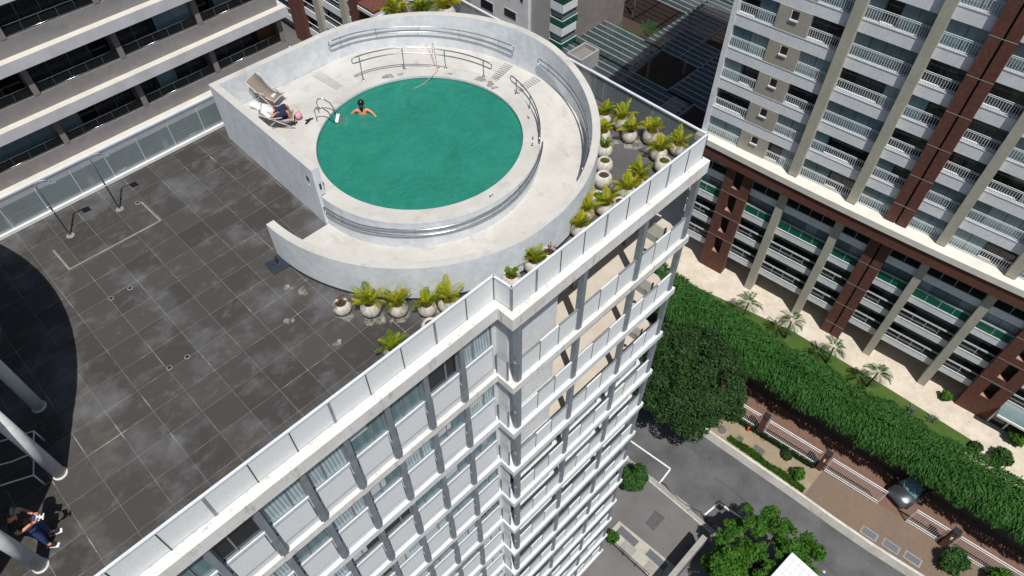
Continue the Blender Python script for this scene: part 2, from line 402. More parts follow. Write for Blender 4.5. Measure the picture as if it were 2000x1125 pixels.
# grass strip along kerb
def blade_patch(mb,poly_fn,n,h,wd,mat,lean=.5):
    for i in range(n):
        x,y,z=poly_fn(); a=random.uniform(0,2*PI); dx,dy=math.cos(a)*wd,math.sin(a)*wd; hh=h*random.uniform(.6,1.3); lx,ly=random.gauss(0,lean)*hh,random.gauss(0,lean)*hh
        mb.face([(x-dx,y-dy,z),(x+dx,y+dy,z),(x+lx,y+ly,z+hh)],mat)
g=MB(); g.norec=True
def gs():
    t=random.random(); y=-13-6.7*t; x0=27.25+.35*t; return (x0+random.uniform(.02,.62+.1*math.sin(y*2)),y,G+.11)
blade_patch(g,gs,3500,.16,.05,'leaf_bright'); tag(g.build('grass_strip'),'narrow strip of short grass between the kerb and the tan sidewalk','grass',kind='stuff')
def leaf_cloud(mb,centres,n,size,mat,aspect=1.6,droop=0,shell=.55):
    tot=sum(c[3]**2 for c in centres)
    for (cx,cy,cz,r,*sq) in centres:
        sz=sq[0] if sq else 1
        for i in range(int(n*r*r/tot)):
            v=Vector((random.gauss(0,1),random.gauss(0,1),random.gauss(0,1))).normalized(); rr=r*(shell+(1-shell)*random.random()**.5)
            p=Vector((cx,cy,cz))+Vector((v.x*rr,v.y*rr,v.z*rr*sz))
            s=size*random.uniform(.6,1.35)
            d=Vector((random.gauss(0,1),random.gauss(0,1),random.gauss(0,.6)-droop)).normalized()
            nrm=(v+Vector((random.gauss(0,.6),random.gauss(0,.6),random.gauss(0,.6)+.5))).normalized()
            a=d.cross(nrm)
            if a.length<.1: continue
            a.normalize(); a*=s/2; d=d*(s*aspect/2)
            mb.face([p-d,p+a*.8-d*.1,p+d,p-a*.8-d*.1],mat)
def clump(mb,m,pts,r):
    pass
# ---- round street tree with small dark leaves
def round_tree():
    root=empty('round_tree',(26.7,-8.3,G)); tag(root,'big round dense dark green tree beside the white tower and the road','tree')
    t=MB(); t.tube([(0,0,0),(.1,.05,1.4),(.05,-.1,2.6)],[.32,.25,.22],8)
    for k in range(6):
        a=k*1.05; t.tube([(.05,-.1,2.4),(1.2*math.cos(a),1.2*math.sin(a),3.6),(2.6*math.cos(a),2.6*math.sin(a),4.9)],[.14,.1,.05],6)
    t.build('trunk','bark',root)
    rnd=random.Random(3); cs=[(0,0,4.6,3.1,.75)]
    for i in range(150):
        v=Vector((rnd.gauss(0,1),rnd.gauss(0,1),rnd.gauss(0,1))).normalized()
        if v.z<-.35: v.z=-v.z
        R=4.15+rnd.uniform(-.3,.25)
        cs.append((v.x*R,v.y*R,4.7+v.z*R*.72,rnd.uniform(.65,1.0),.8))
    c=MB(); c.norec=True; leaf_cloud(c,cs,52000,.155,'leaf_dark'); c.build('crown',None,root)
round_tree()
def street_tree():
    root=empty('street_tree',(18.9,-20.2,G)); tag(root,'bright green leafy tree with ragged crown standing at the near kerb','tree')
    t=MB(); t.tube([(0,0,0),(.1,.1,1.6),(.5,.0,3.2)],[.22,.17,.13],8)
    L=[(-.8,-2.4,3.3),(-.2,.9,4.3),(3.2,-2.4,3.9),(.9,2.1,3.6),(2.3,1.5,4.2),(2.2,-1.0,4.4),(.4,-1.6,3.8),(-.9,.6,3.6),(2.6,.2,4.8),(-1.6,-.4,3.2),(1.3,-2.6,4.0)]
    for p in L: t.tube([(.3,0,2.6),(p[0]*.5,p[1]*.5,3.2),p],[.09,.06,.03],5)
    t.build('trunk','bark',root)
    rnd=random.Random(5); cs=[]
    for p in L:
        for i in range(13):
            cs.append((p[0]+rnd.gauss(0,.55),p[1]+rnd.gauss(0,.5),p[2]+rnd.gauss(0,.35),rnd.uniform(.25,.6),.7))
    c=MB(); c.norec=True; leaf_cloud(c,cs,24000,.145,'leaf_bright',1.9,.5,.3); c.build('crown',None,root)
street_tree()
def small_tree(x,y,r,h,mat,label,n=3500,sz=.2,name='bush',cat='bush'):
    root=empty(name,(x,y,G)); tag(root,label,cat)
    t=MB(); t.tube([(0,0,0),(.05,0,h*.6)],[.12,.07],6); t.build('trunk','bark',root)
    rnd=random.Random(int(x*10)); cs=[]
    for i in range(16):
        v=Vector((rnd.gauss(0,1),rnd.gauss(0,1),rnd.gauss(0,1))).normalized(); cs.append((v.x*r*.6,v.y*r*.6,h*.62+v.z*h*.3,r*rnd.uniform(.35,.5),.8))
    c=MB(); c.norec=True; leaf_cloud(c,cs,n,sz,mat); c.build('crown',None,root); return root
small_tree(18.9,-9.9,1.15,2.4,'leaf_garden','round green shrub tree at the end of the near kerb beside the tower')
small_tree(28.6,-18.7,.6,.9,'leaf_bright','pale green bush growing at the end of the grass strip',900,.16)
small_tree(17.0,-19.1,1.9,4.2,'leaf_bright','lower leafy green tree at the bottom edge beside the grey wall',9000,.16,'small_tree','tree')
small_tree(30.3,-30.3,1.1,1.3,'leaf_garden','dark shrub bed at the foot of the last white fence panel',2200,.2)
small_tree(31.2,-33.2,1.0,1.6,'leaf_bright','bright green bush beside the last fence panel at the frame corner',2000,.2)
small_tree(40.6,-27.6,.55,.8,'leaf_garden','small round clipped bush on the pale path beside the lawn end',900,.13)
small_tree(41.0,-29.4,.85,1.2,'leaf_garden','larger dark bush with pale edging next to the hedge end',1500,.16)
small_tree(43.6,-29.6,.9,1.8,'leaf_bright','light green tree in front of the glass entrance doors',1600,.18)
small_tree(43.4,-23.8,.5,1.2,'leaf_bright','small green bush in the corner behind the cream column',700,.15)
small_tree(29.35,-17.2,.45,.7,'leaf_dark','dark little bush on the tan sidewalk in front of the white fence',500,.14)
small_tree(14.5,-11.6,.5,1.0,'leaf_bright','weedy plant at the foot of the tower beside the hatch covers',700,.15)
# ---- hedge hanging like a green cascade
def hedge():
    root=empty('hedge',(33.4,-20,G)); tag(root,'long thick green hedge hanging over the brick driveway','hedge')
    def cx(y): 
        return 31.55+max(0,(-y-10))*.085
    b=MB(); ys=[6,-2,-6,-10,-14,-18,-22,-26,-30,-34,-38,-46]
    for y0,y1 in zip(ys,ys[1:]):
        b.prism([(cx(y0)+1.6,y0),(cx(y0)+3.4,y0),(cx(y1)+3.4,y1),(cx(y1)+1.6,y1)],G+.1,G+3.7,'bark')
    b.build('stems',None,root,world=True)
    c=MB(); c.norec=True; rnd=random.Random(9)
    n=46000
    for i in range(n):
        y=rnd.uniform(-44,5); t=rnd.random(); 
        bul=.25*math.sin(y*1.1)+.2*math.sin(y*2.7+1)+.15*math.sin(y*5.1)
        # profile angle from low near side over top to the far side
        a=R_(-12+170*t); rx=1.95+bul*.5; rz=1.45+.25*math.sin(y*.9+2)
        px=cx(y)+1.45-rx*math.cos(a)+rnd.gauss(0,.10); pz=G+4.25+rz*math.sin(a)+rnd.gauss(0,.12)
        p=Vector((px,y,pz)); s=rnd.uniform(.16,.36)
        out=Vector((-math.cos(a),0,math.sin(a)))
        dn=Vector((-math.sin(a)*.9 if t<.5 else math.sin(a)*.4,rnd.gauss(0,.3)-.25,-1.0 if t<.4 else -.5)); dn=(dn+out*rnd.uniform(.1,.8)).normalized()
        sd=dn.cross(out+Vector((0,rnd.gauss(0,.5),rnd.gauss(0,.4))))
        if sd.length<.1: continue
        sd=sd.normalized()*s*.17
        c.face([p-sd,p+dn*s*.5-sd*.7+out*.03,p+dn*s,p+dn*s*.5+sd*.7+out*.03,p+sd],'leaf_hedge')
    c.build('foliage',None,root,world=True)
    k=MB(); 
    for y0,y1 in zip(ys,ys[1:]):
        k.prism([(cx(y0)+.12,y0),(cx(y0)+2.6,y0),(cx(y1)+2.6,y1),(cx(y1)+.12,y1)],G+3.7,G+5.0,'leaf_hedge')
    k.build('inner_foliage',None,root,world=True)
hedge()
# ---- garden palms
def frond(mb,base,az,length,rise,droop,mat,leaf=.35,n=12,wd=.03,rib='bark',r0=.012):
    pts=[]; p=Vector(base); el=rise
    for i in range(n+1):
        pts.append(p.copy()); st=length/n; p=p+Vector((math.cos(az)*math.cos(el),math.sin(az)*math.cos(el),math.sin(el)))*st; el-=droop/n*(1+i/n)
    mb.tube(pts,[r0*(1-.8*i/n) for i in range(n+1)],3,rib,cap=False)
    side=Vector((-math.sin(az),math.cos(az),0))
    for i in range(2,n+1):
        for k in (0,.5):
            if i+k>n: continue
            q=pts[i].lerp(pts[min(i+1,n)],k); d=(pts[min(i+1,n)]-pts[i-1]).normalized()
            t=(i+k)/n; L=leaf*math.sin(PI*min(1,.25+t*.72))*random.uniform(.8,1.1)
            for sgn in (-1,1):
                v=(side*sgn*.8+d*.65+Vector((0,0,random.uniform(.0,.35)))).normalized(); tip=q+v*L-Vector((0,0,L*.25))
                wv=d*wd; mb.face([q-wv*.6,q+v*L*.45+wv*.2+Vector((0,0,.02)),tip,q+v*L*.45-wv*1.3],mat)
def make_garden_palm(seed):
    random.seed(seed); root=empty('palm_tree')
    t=MB(); t.tube([(0,0,0),(.05,.03,1.1),(.12,0,2.3)],[.11,.08,.07],7); t.build('trunk','bark',root)
    c=MB(); c.norec=True
    for k in range(15): frond(c,(.12,0,2.3),k*2.4+random.uniform(-.3,.3),random.uniform(1.4,1.9),random.uniform(.1,1.1),1.7,'leaf_hedge',.5,12,.03,'leaf_hedge')
    c.build('crown',None,root); return root
PG='palms between the lawn and the pale path'
gp=make_garden_palm(11)
PL=[((38.4,-7.0),.2,'first slim palm from the tower, leaning over the path in front of a column'),
    ((39.4,-10.9),1.4,'second slim palm along the lawn edge, in front of the first pair of brick columns'),
    ((39.6,-14.9),2.3,'third slim palm along the lawn edge, counted from the tower side'),
    ((39.9,-18.6),3.9,'last slim palm along the lawn edge, the nearest one to the agave plants')]
for i,((x,y),rz,lb) in enumerate(PL):
    o=gp if i==0 else copy_tree(gp); o.location=(x,y,G+.2); o.rotation_euler.z=rz; o.scale=(1,1,1); tag(o,lb,'palm',PG)
def make_agave(seed,mat='leaf_agave'):
    random.seed(seed); root=empty('agave_plant'); c=MB(); c.norec=True
    for k in range(26):
        a=k*2.4; el=random.uniform(.25,1.2); L=random.uniform(.5,.8); d=Vector((math.cos(a)*math.cos(el),math.sin(a)*math.cos(el),math.sin(el))); s=Vector((-math.sin(a),math.cos(a),0))*.06
        c.face([(0,0,.05),tuple(d*L*.5+s),tuple(d*L),tuple(d*L*.5-s)],mat)
    c.build('leaves',None,root); return root
ag=make_agave(4)
for i,(x,y,lb) in enumerate([(37.7,-4.2,'pale spiky agave by itself near the tower end of the path'),(38.1,-5.2,'pale spiky agave just beside the first one at the hedge edge'),(40.3,-22.4,'silvery agave, left one of the pair at the lawn end'),(40.7,-24.0,'silvery agave, right one of the pair at the lawn end')]):
    o=ag if i==0 else copy_tree(ag); o.location=(x,y,G+.2); o.rotation_euler.z=i*1.3; tag(o,lb,'agave','agaves planted along the lawn edge')
# ---- white fence panels, brick gate pillars
def lx(y): return 29.62+(-y-12.3)*.107
FT=[((-11.9),(-14.05),'short white barred fence panel partly under the round tree'),((-14.75),(-19.15),'white barred fence panel between the first and the second brick pillar'),((-19.95),(-24.25),'white sliding gate standing open towards the silver car'),((-26.4),(-28.75),'short white gate leaf between the car and the far brick pillar'),((-29.5),(-35.0),'long white barred fence panel running out at the right edge')]
for (y0,y1,lb) in FT:
    root=empty('white_fence_panel',(lx(y0),y0,G+.1)); ang=math.atan2(y1-y0,lx(y1)-lx(y0)); root.rotation_euler.z=ang; tag(root,lb,'fence','white barred panels of the driveway fence')
    L=math.hypot(y1-y0,lx(y1)-lx(y0)); m=MB()
    for z in (.08,.34,1.92,2.16): m.box(0,L,-.03,.03,z,z+.055,'white_paint')
    for x in (0,L-.06): m.box(x,x+.06,-.031,.031,.0,2.22,'white_paint')
    m.build('frame',None,root); m=MB(); n=int(L/.14)
    for k in range(1,n): m.box(k*L/n-.011,k*L/n+.011,-.012,.012,.13,2.16,'white_paint')
    m.build('bars',None,root)
for y,lb in ((-14.4,'first dark brick gate pillar near the round tree'),(-19.55,'middle dark brick gate pillar with small white box'),(-29.12,'far dark brick gate pillar with house number plate')):
    root=empty('gate_pillar',(lx(y),y,G+.1),.1); tag(root,lb,'pillar','brick pillars of the driveway fence'); m=MB(); m.box(-.24,.24,-.22,.22,0,2.45,'brick_cladding'); m.build('shaft',None,root)
    m=MB(); m.box(-.28,.28,-.26,.26,2.45,2.53,'dark_metal',bev=.015); m.build('cap',None,root)
    if y<-15: m=MB(); m.box(-.29,-.24,-.07,.07,1.5,1.85,'white_paint',bev=.01); m.build('intercom',None,root)
# strip of low hedge plants under the fence
g=MB(); g.norec=True
def fp():
    y=random.uniform(-19.2,-12.3); return (lx(y)-.25+random.uniform(-.16,.16),y,G+.11)
random.seed(5); blade_patch(g,fp,2600,.3,.06,'leaf_dark'); tag(g.build('fence_planting'),'thin dark planting growing at the foot of the white fence','ground cover',kind='stuff')
# covers
def cover(x,y,sx,sy,mat,lb,cat='cover',name='utility_cover',rim='gutter_concrete',rz=.06,grp='covers set in the pavement'):
    root=empty(name,(x,y,G+.112),rz); tag(root,lb,cat,grp); m=MB(); m.box(-sx/2-.09,sx/2+.09,-sy/2-.09,sy/2+.09,-.05,.004,rim); m.build('rim',None,root)
    m=MB(); m.box(-sx/2,sx/2,-sy/2,sy/2,.0,.014,mat)
    for k in range(1,6): m.box(-sx/2,sx/2,-sy/2+k*sy/6-.006,-sy/2+k*sy/6+.006,.014,.02,'dark_metal')
    m.build('lid',None,root)
cover(28.35,-24.95,.5,1.05,'plate_steel','steel cover on the apron, nearest the white sliding gate')
cover(28.6,-26.55,.5,1.05,'plate_steel','steel cover on the apron, middle of the row of three')
cover(28.85,-28.1,.5,1.05,'plate_steel','steel cover on the apron, farthest right of the row of three')
cover(28.15,-13.7,.45,.5,'manhole','small square brown cover on the tan sidewalk',rim='sidewalk_tan')
cover(28.35,-15.35,.6,.95,'manhole','larger brown cover on the tan sidewalk beside the grass strip',rim='sidewalk_tan')
root=empty('manhole_cover',(27.75,-12.2,G+.112)); tag(root,'round manhole cover on the tan sidewalk under the tree','manhole'); m=MB(); m.lathe([(0,.012),(.36,.012),(.38,0)],n=28,m='manhole'); m.build('lid',None,root); m=MB(); m.lathe([(.38,.006),(.44,.006),(.44,-.01)],n=28,m='gutter_concrete'); m.build('ring',None,root)
root=empty('fire_hydrant',(29.2,-13.7,G+.11)); tag(root,'small red hydrant standing by the first fence panel','hydrant')
m=MB(); m.lathe([(.14,0),(.14,.05),(.09,.07),(.09,.42),(.12,.44),(.12,.48),(.08,.56),(0,.6)],n=16,m='hydrant_red'); m.build('body',None,root)
m=MB(); m.tube([(-.17,0,.33),(.17,0,.33)],.05,10,'hydrant_red'); m.build('outlet',None,root)
# courtyard pad with hatches, grates and handrail beside the tower foot
g=MB(); g.prism([(14.3,-11.1),(15.9,-11.1),(16.2,-16.6),(14.3,-16.6)],G-.02,G+.08,'pad_concrete'); structure('service_pad',g)
for x,y,sx,sy,mat,lb in ((15.45,-12.3,.6,1.7,'plate_steel','dark grating in the pale pad nearest the tower corner'),(15.6,-14.9,.6,1.7,'plate_steel','dark grating in the pale pad nearest the grey wall'),(14.75,-12.9,.8,1.1,'gutter_concrete','grey concrete hatch on the pale pad beside the first grating'),(14.8,-15.2,.8,1.3,'gutter_concrete','grey concrete hatch on the pale pad beside the second grating')):
    root=empty('hatch_cover',(x,y,G+.082)); tag(root,lb,'hatch','hatches in the service pad'); m=MB(); m.box(-sx/2,sx/2,-sy/2,sy/2,-.02,.03,mat,bev=.008)
    if mat=='plate_steel':
        for k in range(12): m.box(-sx/2+.04,sx/2-.04,-sy/2+.08+k*sy/12.6,-sy/2+.11+k*sy/12.6,.03,.04,'dark_metal')
    m.build('lid',None,root)
root=empty('courtyard_handrail',(14.1,-11.8,G)); tag(root,'dark metal handrail beside the pale service pad','handrail'); m=MB(); m.tube([(0,0,1),(0,-3.4,1)],.03,6,'dark_metal'); m.tube([(0,0,.5),(0,-3.4,.5)],.02,6,'dark_metal'); m.build('rails',None,root)
for k in range(4): m=MB(); m.tube([(0,-k*1.13,0),(0,-k*1.13,1)],.025,6,'dark_metal'); m.build('post',None,root)
root=empty('boundary_wall',(18.3,-16.55,G)); tag(root,'grey streaked boundary wall top running out at the bottom edge','wall'); m=MB(); m.box(-7,.1,-.22,.22,0,2.45,'court_asphalt'); m.build('wall',None,root); m=MB(); m.box(-7.05,.15,-.2,.2,2.45,2.53,'gutter_concrete'); m.build('coping',None,root)
# white panelled roof under the tree (small gate house)
root=empty('guard_house',(18.85,-22.5,G),R_(-4)); tag(root,'small building with a white square-panelled flat roof beside the street tree crown','guard house')
m=MB(); m.box(-1.45,1.35,-1.0,1.0,0,5.0,'white_render'); m.build('wall',None,root)
m=MB(); m.box(-1.7,1.6,-1.25,1.15,5.0,5.12,'white_panel'); m.build('roof',None,root)
m=MB()
for k in range(1,8): m.box(-1.7+k*.41,-1.685+k*.41,-1.25,1.15,5.12,5.126,'grey_metal')
for k in range(1,6): m.box(-1.7,1.6,-1.25+k*.4,-1.238+k*.4,5.12,5.1275,'grey_metal')
m.build('roof_seams',None,root)
# ---- cars
def make_car(name,paint,label):
    root=empty(name); tag(root,label,'car')
    # profile loft, x forward
    L=4.0; W=.86
    st=[(-2.0,.35,.62,.70),(-1.92,.25,.95,.76),(-1.5,.22,1.02,.84),(-.9,.22,1.0,.86),(0,.22,.98,.87),(.9,.22,.95,.86),(1.5,.22,.86,.83),(1.88,.25,.72,.70),(2.0,.38,.58,.56)]
    m=MB(); rings=[]
    for x,zb,zt,hw in st:
        prof=[(-hw,zb),(-hw*1.02,(zb+zt)/2),(-hw*.97,zt-.12),(-hw*.82,zt),(0,zt+.03),(hw*.82,zt),(hw*.97,zt-.12),(hw*1.02,(zb+zt)/2),(hw,zb)]
        rings.append([m.bm.verts.new((x,y,z)) for y,z in prof])
    for A,B in zip(rings,rings[1:]):
        for j in range(8):
            f=m.bm.faces.new((A[j],A[j+1],B[j+1],B[j])); f.smooth=True
        m.bm.faces.new((A[8],A[0],B[0],B[8]))
    m.bm.faces.new(rings[0]); m.bm.faces.new(rings[-1][::-1]); m.mi(paint)
    m.build('body',None,root)
    def cab(x0,x1,x2,x3,zb,zt,w0,w1,mat,nm):
        m=MB(); b=[(x0,-w0,zb),(x3,-w0,zb),(x3,w0,zb),(x0,w0,zb)]; t=[(x1,-w1,zt),(x2,-w1,zt),(x2,w1,zt),(x1,w1,zt)]
        m.face(t,mat); 
        for i in range(4): m.face([b[i],b[(i+1)%4],t[(i+1)%4],t[i]],mat)
        return m.build(nm,None,root)
    cab(-1.75,-1.15,.25,1.0,.98,1.42,.80,.60,'car_black','windows')
    m=MB(); m.box(-1.18,.22,-.59,.59,1.415,1.45,paint,bev=.02); m.build('roof',None,root)
    m=MB(); m.face([(.27,-.56,1.415),(.27,.56,1.415),(.98,.74,1.0),(.98,-.74,1.0)],'glass_window_teal'); m.build('windshield',None,root,loc=(.015,0,.01))
    for s in (-1,1):
        m=MB(); m.box(1.7,1.93,s*.48-.16,s*.48+.16,.62,.72,'steel',bev=.03); m.build('headlight',None,root)
        m=MB(); m.box(.72,.9,s*.98-.1,s*.98+.1,.95,1.06,paint,bev=.03); m.build('mirror',None,root)
        for x in (-1.25,1.25):
            m=MB(); m.tube([(x,s*.66,.31),(x,s*.88,.31)],.31,18,'tyre'); wl=m.build('wheel',None,root)
    m=MB(); m.box(1.9,2.02,-.5,.5,.38,.52,'car_black',bev=.02); m.build('grille',None,root)
    return root
c=make_car('parked_car','car_silver','silver car with dark windows entering between the white gates'); c.scale=(1.08,1.08,1.08); c.location=(33.8,-25.6,G+.105); c.rotation_euler.z=R_(163)
c=make_car('parked_car','car_white','white car at the bottom edge beside the street tree'); c.location=(21.9,-24.6,G+.01); c.rotation_euler.z=R_(82)

# =============== OUR TOWER ===============
XR=12.95; YL=-11.0; YR=-11.62; XS=4.2   # right end, left/right facade planes, step position
PIT=3.02
def ztop(n): return -.05 if n==0 else -3.62-PIT*(n-1)
def zbot(n): return -.57 if n==0 else ztop(n)-.34
NF=12
tower=empty('white_apartment_tower',(0,-11,G)); tag(tower,'white apartment tower with grey fins and screens carrying the roof terrace','apartment tower')
XW=-26
# core
m=MB(); m.box(XW,XS-.02,-10.72,.9,G,-.62,'white_render'); m.box(XS-.02,6.55,-10.72,.9,G,-.62,'white_render')
m.box(6.55,XR-.5,-9.3,.9,G,-.62,'white_render'); m.box(6.55,XR-.5,-10.9,-9.3,G,ztop(3)-.2,'white_render'); m.build('core_wall',None,tower,world=True)
# slabs
for n in range(NF+1):
    a,b=ztop(n),zbot(n); m=MB(); e=.0
    mt='weathered_white' if n<2 else 'white_render'
    o1=.22 if n==0 else .13
    m.prism([(XW,YL-o1),(XS-.22,YL-o1),(XS-.22,YR-.2),(XR+.12,YR-.2),(XR+.12,-9.2),(6.5,-9.2),(6.5,-10.5),(XW,-10.5)],b,a-.004 if n==0 else a,mt)
    m.build('slab',None,tower,world=True)
# facade left bays
CX_=[2.68-1.3*i for i in range(0,13)]
rnd=random.Random(21)
WM=['glass_window_curtain','glass_window_teal','glass_window_curtain','glass_window_dark','glass_window_teal']
def merge_names(n): return n
stuff_cols=MB(); stuff_pan=MB(); stuff_win=MB(); stuff_glass=MB()
def fin(mb,x,y,z0,z1,w=.08):
    mb.box(x-w,x+w,y-.14,y+.07,z0,z1,'grey_metal')
    mb.box(x-w-.045,x-w,y-.10,y+.02,z0,z0+1.05,'grey_metal'); mb.box(x+w,x+w+.045,y-.10,y+.02,z0,z0+1.05,'grey_metal')
def window(mw,mg,x0,x1,y,z0,z1,mat,split):
    f=.045
    mw.box(x0,x1,y-.05,y+.03,z0,z0+f,'grey_metal'); mw.box(x0,x1,y-.05,y+.03,z1-f,z1,'grey_metal')
    for x in [x0,x1-f]+([x0+(x1-x0)*split-f/2] if split else []): mw.box(x,x+f,y-.052,y+.028,z0+f,z1-f,'grey_metal')
    mg.box(x0+f,x1-f,y-.012,y+.005,z0+f,z1-f,mat)
for n in range(NF):
    z0=ztop(n+1); z1=zbot(n)
    near=n<5
    wm_=MB(); 
    for i,x in enumerate(CX_):
        if n<5 and i<8:
            m=MB(); fin(m,x,YL,z0,z1); m.build('fin',None,tower,world=True)
        else: fin(stuff_cols,x,YL,z0,z1)
        xa,xb=x+.10,x+1.3-.10
        if i==0: xb=XS-.28
        # sill with low wall behind the screen
        if n<5 and i<8:
            m=MB(); m.box(xa+.05,xb-.05,YL-.06,YL-.03,z0+.46,z0+1.50,'mesh_panel'); 
            for q in ((xa+.05,xb-.05,z0+.448,z0+.46),(xa+.05,xb-.05,z0+1.50,z0+1.512)): m.box(q[0],q[1],YL-.065,YL-.025,q[2],q[3],'grey_metal')
            for q in (xa+.04,xb-.05): m.box(q,q+.01,YL-.064,YL-.026,z0+.45,z0+1.512,'grey_metal')
            m.build('screen_panel',None,tower,world=True)
            m=MB(); g=MB(); wz0=z0+1.565; 
            mat=WM[(i*3+n*2+(i*n)%3)%5]; window(m,g,xa-.02,xb+.02,-10.93,wz0,z1-.02,mat,.62 if (i+n)%2 else .38)
            # blind pulled part way
            if rnd.random()<.45: g.box(xa+.05,xb-.5,-10.965,-10.955,z1-rnd.uniform(.35,.8),z1-.06,'blind_white')
            wo=m.build('window',None,tower,world=True); g.build('pane',None,wo)
        else:
            stuff_pan.box(xa+.05,xb-.05,YL-.06,YL-.03,z0+.46,z0+1.50,'mesh_panel'); stuff_pan.box(xa+.05,xb-.05,YL-.065,YL-.025,z0+1.50,z0+1.512,'grey_metal'); stuff_pan.box(xa+.04,xa+.05,YL-.065,YL-.025,z0+.45,z0+1.512,'grey_metal')
            window(stuff_win,stuff_glass,xa-.02,xb+.02,-10.93,z0+1.565,z1-.02,WM[(i*3+n*2)%5],.5)
    wm_.box(XW,XS-.25,-11.0,-10.72,z0+.02,z0+1.50,'white_render'); wm_.box(XW,XS-.25,-11.02,-10.72,z0+1.50,z0+1.56,'white_render')
    wm_.build('sill_wall',None,tower,world=True)
    # corner return wall and small screen in the step
    m=MB(); m.box(XS-.26,XS-.02,-10.9,-10.72,z0,z1,'white_render'); m.box(XS-.02,XS+.02,YR+.25,-10.72,z0,z1,'white_render'); m.build('return_wall',None,tower,world=True)
    m=MB(); m.box(XS-.16,XS-.12,YR+.12,YR+.55,z0+.05,z0+1.1,'mesh_panel')
    m.box(XS-.18,XS-.10,YR+.105,YR+.12,z0+.03,z0+1.12,'grey_metal'); m.box(XS-.18,XS-.10,YR+.55,YR+.565,z0+.03,z0+1.12,'grey_metal'); m.box(XS-.175,XS-.105,YR+.10,YR+.57,z0+1.1,z0+1.115,'grey_metal')
    m.build('corner_screen',None,tower,world=True)
    # right facade
    RC=[4.33,7.13,10.05,XR-.13]
    for j,x in enumerate(RC):
        if n<6: m=MB(); fin(m,x,YR,z0,z1,.085); m.build('fin',None,tower,world=True)
        else: fin(stuff_cols,x,YR,z0,z1,.085)
        if j<3:
            a=x+.12; b=RC[j+1]-.12; 
            for q in range(3):
                xa=a+(b-a)*q/3+.015; xb=a+(b-a)*(q+1)/3-.015
                if n<6: mm=MB()
                else: mm=stuff_pan
                mm.box(xa,xb,YR-.06,YR-.03,z0+.06,z0+1.05,'mesh_panel'); mm.box(xa,xb,YR-.075,YR-.015,z0+1.05,z0+1.085,'rail_white' if (n+q)%2 else 'grey_metal')
                mm.box(xa-.015,xa+.0,YR-.065,YR-.03,z0+.02,z0+1.05,'dark_metal')
                if n<6: mm.build('screen_panel',None,tower,world=True)
    if n<3:
        # open corridor: floor, soffit, back openings
        m=MB(); m.box(6.6,XR+.08,YR+.02,-9.32,z0+.004,z0+.03,'corridor_floor'); m.build('corridor_floor',None,tower,world=True)
        m=MB(); m.box(XS+.05,6.6,YR+.45,YR+.55,z0+.03,z1,'white_render'); m.box(6.5,6.6,YR+.5,-9.3,z0+.03,z1,'white_render'); m.build('corridor_wall',None,tower,world=True)
        for x in (8.2,11.0):
            m=MB(); m.box(x,x+.14,-10.5,-10.36,z0+.03,z1,'column_taupe'); m.build('corridor_post',None,tower,world=True)
        m=MB(); m.box(XR-1.1,XR-1.04,YR+.1,-9.4,z0+.03,z0+.9,'clear_panel'); 
        for y in (YR+.15,-10.5,-9.5): m.box(XR-1.1,XR-1.03,y,y+.05,z0+.03,z0+1.0,'dark_metal')
        m.build('corridor_screen',None,tower,world=True)
        m=MB(); m.lathe([(0,.01),(.07,.01),(.08,0)],(XR-1.6,YR+.5,z0+.03),12,'dark_metal'); m.build('floor_drain',None,tower,world=True)
    else:
        for j in range(3):
            x0=RC[j]+.13; x1=RC[j+1]-.13
            tgt=(MB(),MB()) if n<6 else (stuff_win,stuff_glass)
            mat=['glass_window_teal','glass_window_curtain','glass_window_dark','glass_green'][(n+j)%4] if (n%2 or j) else 'glass_window_dark'
            window(tgt[0],tgt[1],x0,x1,-11.05,z0+.03,z1,mat,.5)
            if n<6: wo=tgt[0].build('window',None,tower,world=True); tgt[1].build('pane',None,wo)
        if n>=3:
            m=MB(); m.box(XS+.05,XR-.1,-11.02,-10.85,z0,z1,'column_taupe'); m.build('inner_wall',None,tower,world=True)
for mb,nm in ((stuff_cols,'lower_fins'),(stuff_pan,'lower_screen_panels'),(stuff_win,'lower_window_frames'),(stuff_glass,'lower_window_panes')):
    tag(mb.build(nm,None,tower,world=True),kind='stuff')
m=MB(); m.box(XS+.3,XR-.3,-11.3,-10.72,G,ztop(NF)-.35,'column_taupe'); m.build('base_wall',None,tower,world=True)
# roof deck
m=MB(); m.prism([(XW,YL+.12),(XS+.02,YL+.12),(XS+.02,YR+.12),(XR-.05,YR+.12),(XR-.05,1.25),(XW,1.0)],-.5,0,'deck_tiles'); m.build('roof_deck',None,tower,world=True)
m=MB()
m.prism([(9.2,-11.4),(12.85,-11.4),(12.85,-4.2),(11.6,-4.2)],.0,.012,'grey_floor_paint') if 0 else m.box(9.0,XR-.08,-11.45,1.2,.001,.012,'roof_membrane')
simple('roof_membrane',(.115,.11,.112),(.095,.09,.09),.85,.7,fine=8)
m.build('roof_membrane',None,tower,world=True)
# white edge strip of the left side and ledges
m=MB(); m.box(XW,3.0,.95,1.12,-.5,.10,'white_paint'); m.build('edge_curb',None,tower,world=True)

